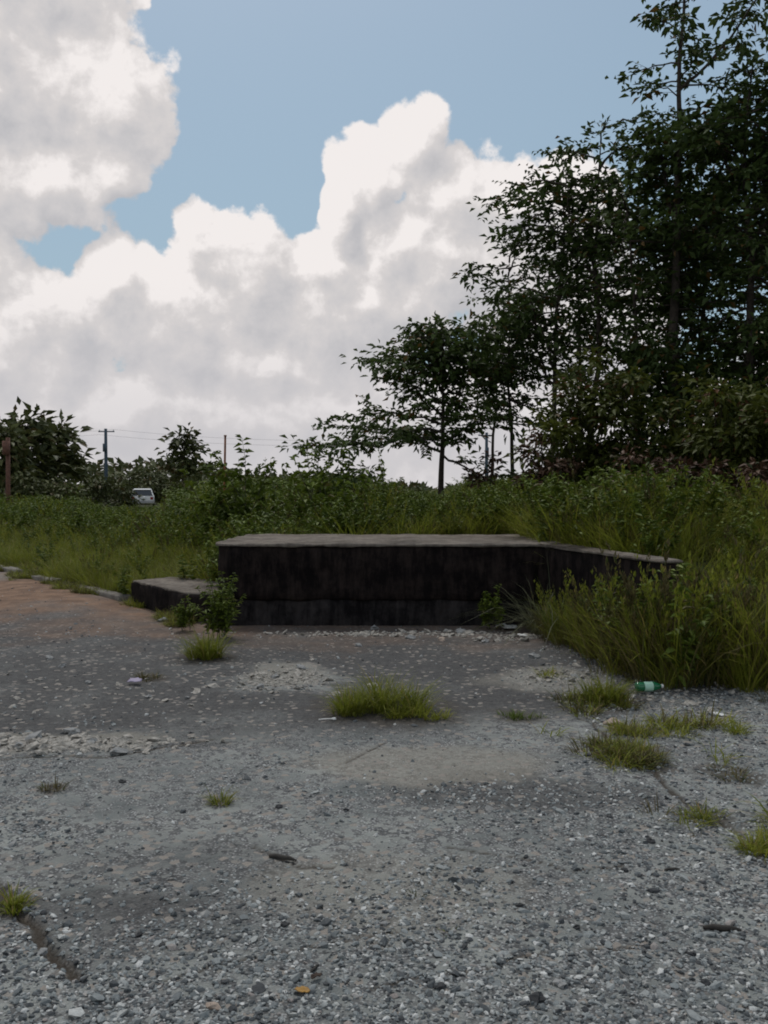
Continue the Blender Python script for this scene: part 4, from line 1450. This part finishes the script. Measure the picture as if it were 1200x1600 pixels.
weed_thing('leafy_weed', 'leafy green weed climbing the dock corner next to the step slab', 338, 1000, 120, 60, 501, leaf=0.075, stems=6)
weed_thing('leafy_weed', 'sparse weed in front of the step slab', 285, 985, 60, 40, 502, leaf=0.06, stems=3)
weed_thing('leafy_weed', 'small dark weed against the dock front wall at the wing wall corner', 770, 985, 70, 50, 503, leaf=0.07, stems=4)
weed_thing('brown_weed', 'brown dry leafy weed at the end of the wing wall', 1075, 1045, 135, 110, 504, m='dry_leaf', leaf=0.08, stems=7)
weed_thing('brown_weed', 'tall dark weed leaning on the face of the wing wall', 960, 1030, 120, 120, 505, m='shrub_leaf', leaf=0.08, stems=7)
WG = dict(name='arching_grass', group='tall grass clumps along the wing wall', cat='grass clump')
tuft(868, 992, 110, 140, 'big arching clump of long pale grass at the inner corner of the wing wall', 510, 380, m='pale_grass', droop=0.9, spread=0.8, width=0.009, **WG)
tuft(918, 1022, 110, 125, 'thin upright grass clump halfway along the wing wall', 511, 260, m='grass', droop=0.35, spread=0.4, width=0.008, **WG)
tuft(1000, 1045, 110, 120, 'dry upright grass clump near the free end of the wing wall', 512, 240, m='dry_grass', droop=0.3, spread=0.35, width=0.007, **WG)
tuft(890, 1005, 80, 120, 'dark olive grass clump close behind the arching pale one', 513, 300, m='weed', droop=0.4, spread=0.45, width=0.008, **WG)

# ------------------------------------------------------------------ litter and loose stones
plastic_w = simple('white_plastic', (0.72, 0.72, 0.70), 0.4, var=0.06)
paper_m = simple('soiled_paper', (0.55, 0.53, 0.49), 0.8, var=0.2, scale=20)


def crumple(name, label, cat, px, py, wpx, m, seed, lift=0.02, aspect=0.6, rz=0.0, z=None, tilt=0.0, group=None):
    x, y = gp(px, py)
    w = wpx / FPX * y
    rng = np.random.default_rng(seed)
    n = 9
    u = np.linspace(-0.5, 0.5, n)
    U, Vv = np.meshgrid(u, u)
    off = rng.random(2) * 30
    if name == 'dead_leaf':
        U, Vv = U * np.sqrt(1 - 2 * Vv ** 2), Vv * np.sqrt(1 - 2 * U ** 2) * (1.05 - 1.2 * U ** 2)
    Z = 0.16 * w * (fbm(U + off[0], Vv + off[1], 3.2, 3, seed) + 0.9 * np.abs(fbm(U + off[0], Vv, 2.1, 2, seed + 3)))
    rag = 1 + 0.18 * fbm(np.arctan2(U, Vv), U * 0, 2.0, 3, seed)
    V = np.stack([U * w * rag, Vv * w * aspect * rag, Z + lift], -1).reshape(-1, 3)
    i = np.arange(n - 1)[None, :] + np.arange(n - 1)[:, None] * n
    F = np.stack([i, i + 1, i + 1 + n, i + n], -1).reshape(-1, 4)
    me = new_mesh(name, V, F, m)
    o = obj(name, me, None, (x, y, hz(x, y) if z is None else z), (tilt, 0.1, rz))
    sd = o.modifiers.new('thickness', 'SOLIDIFY')
    sd.thickness = 0.0025
    return tag(o, label, cat, group)


crumple('paper_scrap', 'pale crumpled scrap at the foot of the dock under the arching grass', 'litter', 792, 985, 32, paper_m, 1, 0.03)
crumple('paper_scrap', 'small bright white scrap just below the pale crumpled one', 'litter', 818, 998, 16, plastic_w, 2, 0.02, rz=0.4)
crumple('paper_scrap', 'white scrap standing upright among the weeds of the bank', 'litter', 1130, 985, 18, plastic_w, 3, 0.12, 0.9, tilt=1.0)
crumple('crushed_cup', 'mauve crushed cup beside a dry brown tuft', 'cup', 208, 1070, 20, simple('mauve_card', (0.30, 0.26, 0.36), 0.6), 4, 0.03, 0.9)
crumple('paper_scrap', 'light scrap on loose gravel near the picture edge beyond the bottle', 'litter', 1128, 1122, 22, plastic_w, 5, 0.015)
crumple('dead_leaf', 'amber curled leaf lying alone on the gravel', 'leaf', 470, 1566, 24, simple('amber_leaf', (0.36, 0.20, 0.05), 0.6, var=0.3), 6, 0.012, 0.8)
crumple('dead_leaf', 'dark brown curled leaf just above the amber one', 'leaf', 492, 1545, 22, simple('brown_leaf', (0.06, 0.04, 0.03), 0.8, var=0.3), 7, 0.014, 0.5, rz=0.7)

# white stick with a rounded end
x, y = gp(510, 1131)
mb = MB()
mb.tube([(-0.055, 0, 0.010), (-0.02, 0.004, 0.012), (0.03, 0.0, 0.014), (0.045, 0, 0.013), (0.053, 0, 0.012), (0.06, 0, 0.012), (0.064, 0, 0.012)], [0.004, 0.004, 0.004, 0.009, 0.011, 0.009, 0.002], 8)
tag(obj('white_stick', mb.build('white_stick', plastic_w, True), None, (x, y, hz(x, y)), (0, 0, 0.1)), 'thin white stick with rounded end lying before the wide tuft', 'litter')
# dark sticks
wood = simple('dark_twig', (0.05, 0.045, 0.04), 0.9, var=0.3)
for (px, py, w, lab, rz) in ((1135, 1463, 58, 'dark stick lying in the gravel near the picture edge', -0.12), (490, 1528, 30, 'short dark twig beside the two curled leaves', 1.2), (1055, 1368, 26, 'short dark stick above the longer dark stick', 0.2),
                             (440, 1350, 48, 'thin dark twig in the gravel of the pale patch', -0.35)):
    x, y = gp(px, py)
    L = w / FPX * y
    mb = MB()
    rr = L * 0.08
    mb.tube([(-L / 2, 0, rr * 0.8), (-L / 4, L * 0.04, rr), (0.02 * L, -L * 0.02, rr * 1.1), (L / 4, L * 0.03, rr), (L / 2, -L * 0.02, rr * 0.7)], [rr * 0.6, rr, rr * 1.05, rr * 0.85, rr * 0.4], 7)
    tag(obj('stick', mb.build('stick', wood, True), None, (x, y, hz(x, y)), (0, 0, rz)), lab, 'stick', 'loose sticks on the gravel')

# green bottle lying on its side
gm, N, b, o_ = mat('green_plastic')
b.inputs['Base Color'].default_value = (0.02, 0.22, 0.09, 1)
b.inputs['Roughness'].default_value = 0.12
b.inputs['Specular IOR Level'].default_value = 0.6
b.inputs['Transmission Weight'].default_value = 0.35
lm = simple('pale_label', (0.42, 0.66, 0.52), 0.35, var=0.1)
x, y = gp(1016, 1086)
bt = thing('green_bottle', 'green plastic bottle lying on its side in the weeds by the gravel', 'bottle', (x, y, hz(x, y) + 0.05))
bt.rotation_euler = (0, R(90), R(8))
mb = MB()
mb.lathe([(0.001, -0.105), (0.030, -0.105), (0.036, -0.098), (0.037, -0.06), (0.0355, -0.05), (0.037, 0.03), (0.034, 0.055), (0.020, 0.085), (0.0135, 0.097), (0.0135, 0.105)], 22)
obj('body', mb.build('body', gm, True), bt)
mb = MB()
mb.lathe([(0.0376, -0.045), (0.0382, -0.02), (0.0382, 0.015), (0.0376, 0.025)], 22)
obj('label', mb.build('label', lm, True), bt)
mb = MB()
mb.lathe([(0.0145, 0.098), (0.0150, 0.100), (0.0150, 0.114), (0.0135, 0.117), (0.001, 0.117)], 16)
obj('cap', mb.build('cap', plastic_w, True), bt)

# larger loose stones that can be told apart
blk = simple('dark_stone', (0.035, 0.036, 0.038), 0.8, var=0.3)
gry = simple('grey_stone', (0.26, 0.26, 0.255), 0.85, var=0.25)
tan = simple('tan_stone', (0.34, 0.27, 0.22), 0.85, var=0.25)
STONES = [(187, 1225, 11, 0), (434, 1266, 12, 0), (541, 1270, 9, 0), (212, 1471, 14, 0), (250, 1487, 12, 0), (442, 1455, 14, 0), (1110, 1548, 22, 0), (1085, 1502, 16, 0), (905, 1460, 12, 0), (1020, 1322, 14, 0),
          (920, 1185, 10, 0), (980, 1370, 12, 0), (815, 1425, 13, 0), (690, 1620 - 60, 20, 0), (840, 1580, 24, 0),
          (228, 1400, 12, 1), (330, 1428, 12, 1), (118, 1320, 14, 1), (15, 1325, 16, 1), (600, 1455, 14, 1), (720, 1440, 12, 1), (950, 1500, 18, 1), (1040, 1480, 16, 1), (880, 1555, 24, 1), (330, 1590, 22, 2), (60, 1500, 18, 1),
          (75, 1030, 14, 1), (95, 1042, 12, 1), (135, 1068, 12, 1), (230, 1092, 12, 1), (290, 1094, 10, 1), (640, 1000, 14, 1), (585, 985, 16, 1), (690, 1003, 14, 2), (255, 972, 16, 1), (720, 990, 18, 1), (960, 1132, 26, 2), (1165, 1060, 26, 1),
          (760, 1005, 14, 1), (560, 1010, 12, 1), (900, 1060, 16, 1), (835, 1030, 20, 1), (50, 1160, 30, 1), (110, 1150, 24, 1), (140, 1165, 20, 1), (25, 1172, 22, 1), (180, 1180, 24, 1), (430, 1060, 18, 1), (470, 1045, 16, 1), (405, 1075, 16, 1)]
rk = [[rock_mesh('stone', 600 + 10 * c + k, 2, mm, 0.8) for k in range(3)] for c, mm in enumerate((blk, gry, tan))]
GL = [('small dark stone lying loose on the grey gravel', 'dark loose stones on the gravel'), ('pale grey stone bigger than the gravel round it', 'pale loose stones on the lot'), ('tan stone bigger than the gravel round it', 'tan loose stones on the lot')]
for i, (px, py, w, c) in enumerate(STONES):
    x, y = gp(px, py)
    r = w / FPX * y * 0.5
    o = obj('loose_stone', rk[c][i % 3], None, (x, y, hz(x, y) + r * 0.25), (0.2 * math.sin(i), 0.2 * math.cos(i * 2.1), i * 1.3))
    o.scale = (r, r * 0.8, r * 0.85)
    tag(o, GL[c][0], 'stone', GL[c][1])

# ------------------------------------------------------------------ far posts, wires and car
pole_m = simple('grey_blue_pole', (0.06, 0.085, 0.11), 0.7)


def utility_pole(px, y, top_py, label, r=0.19):
    x = dx(px, y)
    zb = hz(x, y)
    top = dz(top_py, y)
    t = thing('utility_pole', label, 'utility pole', (x, y, zb), 0, 'utility poles across the far side')
    mb = MB()
    mb.tube([(0, 0, -0.4), (0, 0, (top - zb) * 0.5), (0, 0, top - zb)], [r, r * 0.9, r * 0.75], 10)
    obj('pole', mb.build('pole', pole_m, True), t)
    mb = MB()
    mb.box(-0.8, 0.8, r + 0.003, r + 0.09, top - zb - 0.33, top - zb - 0.22)
    obj('crossarm', mb.build('crossarm', pole_m), t)
    for k in (-0.7, 0.7):
        mb = MB()
        mb.lathe([(0.05, 0), (0.06, 0.04), (0.04, 0.08), (0.055, 0.11), (0.02, 0.15)], 8)
        obj('insulator', mb.build('insulator', plastic_w), t, (k, r + 0.055, top - zb - 0.22))
    mb = MB()
    mb.tube([(0, -r - 0.16, top - zb - 2.3), (0, -r - 0.16, top - zb - 1.5)], [0.2, 0.2], 10)
    obj('transformer', mb.build('transformer', pole_m, True), t)
    return Vector((x, y + r + 0.055, top - 0.07))


pa = utility_pole(-420, 92, 664, 'far utility pole outside the field trees')
pb = utility_pole(166, 92, 670, 'thin blue grey utility pole rising above the distant tree line')
pc = utility_pole(760, 92, 676, 'far utility pole hidden behind the slender tree')
wire_m = simple('wire', (0.10, 0.10, 0.11), 0.6)
for (a, b, lab) in ((pa, pb, 'thin power wire reaching the thin blue grey pole from beyond the edge'), (pb, pc, 'thin power wire from the blue grey pole towards the small tree')):
    for k in (-0.7, 0.7):
        pts = []
        for i in range(17):
            s = i / 16
            p = a.lerp(b, s) + Vector((k, 0, 0.0 if k > 0 else -0.5))
            p.z -= 0.9 * 4 * s * (1 - s)
            pts.append(p - a)
        mb = MB()
        mb.tube(pts, [0.009] * 17, 5)
        o = obj('power_wire', mb.build('power_wire', wire_m), None, a)
        tag(o, ('upper ' if k > 0 else 'lower ') + lab, 'power wire', 'power wires along the far poles')

brown = simple('brown_wood', (0.15, 0.075, 0.055), 0.9, var=0.3)
y = 40.0
x = dx(13, y)
zb = hz(x, y)
h = dz(684, y) - zb
o = thing('wooden_pole', 'thick reddish brown wooden pole before the far trees at the picture edge', 'pole', (x, y, zb))
mb = MB()
mb.tube([(0, 0, -0.4), (0, 0, h * 0.5), (0.01, 0, h)], [0.10, 0.095, 0.085], 10)
obj('shaft', mb.build('shaft', brown, True), o)
mb = MB()
mb.tube([(0.01, -0.19, h - 0.75), (0.01, -0.19, h - 0.15)], [0.16, 0.16], 12)
obj('transformer', mb.build('transformer', brown, True), o)

rust = simple('rust', (0.20, 0.075, 0.035), 0.85, var=0.35)
y = 21.0
x = dx(350, y)
zb = hz(x, y)
mb = MB()
h = dz(682, y) - zb
mb.tube([(0, 0, -0.3), (0.01, 0, h * 0.5), (0.035, 0, h)], [0.028, 0.026, 0.024], 8)
o = thing('rusty_post', 'thin rusty metal post leaning slightly among the tall weeds', 'post', (x, y, zb))
obj('shaft', mb.build('shaft', rust, True), o)
mb = MB()
mb.tube([(0.035, 0, h), (0.035, 0, h + 0.03)], [0.036, 0.03], 8)
obj('end_cap', mb.build('end_cap', rust, True), o)


def car(px, y):
    white = simple('white_car_paint', (0.75, 0.75, 0.74), 0.25, var=0.02, spec=0.5)
    glass = simple('car_glass', (0.015, 0.017, 0.02), 0.08, spec=0.6)
    rubber = simple('tyre_rubber', (0.02, 0.02, 0.02), 0.9)
    red = simple('red_lamp', (0.30, 0.02, 0.02), 0.2)
    chrome = simple('bumper', (0.45, 0.45, 0.46), 0.35)
    x = dx(px, y)
    t = thing('parked_car', 'white car parked far off beyond the weeds, only roof and rear visible', 'car', (x, y, hz(x, y) ), R(14))
    # body: side profile lofted across the width (rear towards the camera, -Y)
    prof = [(-2.1, 0.35), (-2.15, 0.62), (-2.08, 0.95), (-0.9, 1.0), (0.7, 0.98), (1.85, 0.86), (2.1, 0.62), (2.08, 0.35)]
    mb = MB()
    n = len(prof)
    vs = []
    for sx, k in ((-0.9, 0), (-0.8, 1), (0.8, 1), (0.9, 0)):
        for (py_, z) in prof:
            vs.append((sx, py_ * (1.0 if k else 0.98), z if k or z < 0.5 else z - 0.04))
    fs = []
    for r_ in range(3):
        for i in range(n):
            j = (i + 1) % n
            fs.append((r_ * n + i, (r_ + 1) * n + i, (r_ + 1) * n + j, r_ * n + j))
    fs.append(tuple(range(n)))
    fs.append(tuple(3 * n + i for i in range(n - 1, -1, -1)))
    mb.add(vs, fs)
    obj('body', mb.build('body', white), t)
    # cabin: tapered, glass all round with a roof slab on pillars
    mb = MB()
    lo = [(-0.80, -1.95), (0.80, -1.95), (0.80, 0.75), (-0.80, 0.75)]
    hi = [(-0.66, -1.45), (0.66, -1.45), (0.66, 0.10), (-0.66, 0.10)]
    mb.add([(a, b_, 0.985) for a, b_ in lo] + [(a, b_, 1.43) for a, b_ in hi], [(0, 1, 5, 4), (1, 2, 6, 5), (2, 3, 7, 6), (3, 0, 4, 7)])
    obj('window', mb.build('window', glass), t)
    mb = MB()
    mb.add([(-0.70, -1.52, 1.432), (0.70, -1.52, 1.432), (0.70, 0.16, 1.432), (-0.70, 0.16, 1.432), (-0.62, -1.40, 1.53), (0.62, -1.40, 1.53), (0.62, 0.02, 1.53), (-0.62, 0.02, 1.53)],
           [(0, 3, 2, 1), (4, 5, 6, 7), (0, 1, 5, 4), (1, 2, 6, 5), (2, 3, 7, 6), (3, 0, 4, 7)])
    obj('roof', mb.build('roof', white), t)
    for i in range(4):
        a, b_ = Vector((*lo[i], 0.985)), Vector((*hi[i], 1.435))
        mb = MB()
        mb.tube([a * 1.004, b_ * 1.004], [0.045, 0.04], 6)
        obj('pillar', mb.build('pillar', white), t)
    for sx in (-0.86, 0.86):
        for sy in (-1.35, 1.35):
            mb = MB()
            mb.tube([(sx - 0.09, sy, 0.31), (sx + 0.09, sy, 0.31)], [0.31, 0.31], 18)
            w = obj('wheel', mb.build('wheel', rubber), t)
            mb = MB()
            s_ = 1 if sx > 0 else -1
            mb.tube([(sx + s_ * 0.085, sy, 0.31), (sx + s_ * 0.10, sy, 0.31)], [0.19, 0.17], 14)
            obj('rim', mb.build('rim', chrome), w)
        mb = MB()
        mb.box(sx * 0.82 - 0.10, sx * 0.82 + 0.10, -2.17, -2.08, 0.68, 0.86)
        obj('tail_light', mb.build('tail_light', red), t)
    mb = MB()
    mb.box(-0.84, 0.84, -2.22, -2.06, 0.40, 0.56)
    obj('bumper', mb.build('bumper', chrome), t)
    mb = MB()
    mb.box(-0.26, 0.26, -2.18, -2.10, 0.70, 0.84)
    obj('number_plate', mb.build('number_plate', plastic_w), t)


car(223, 74.0)
print('leaf tris', NLEAF)
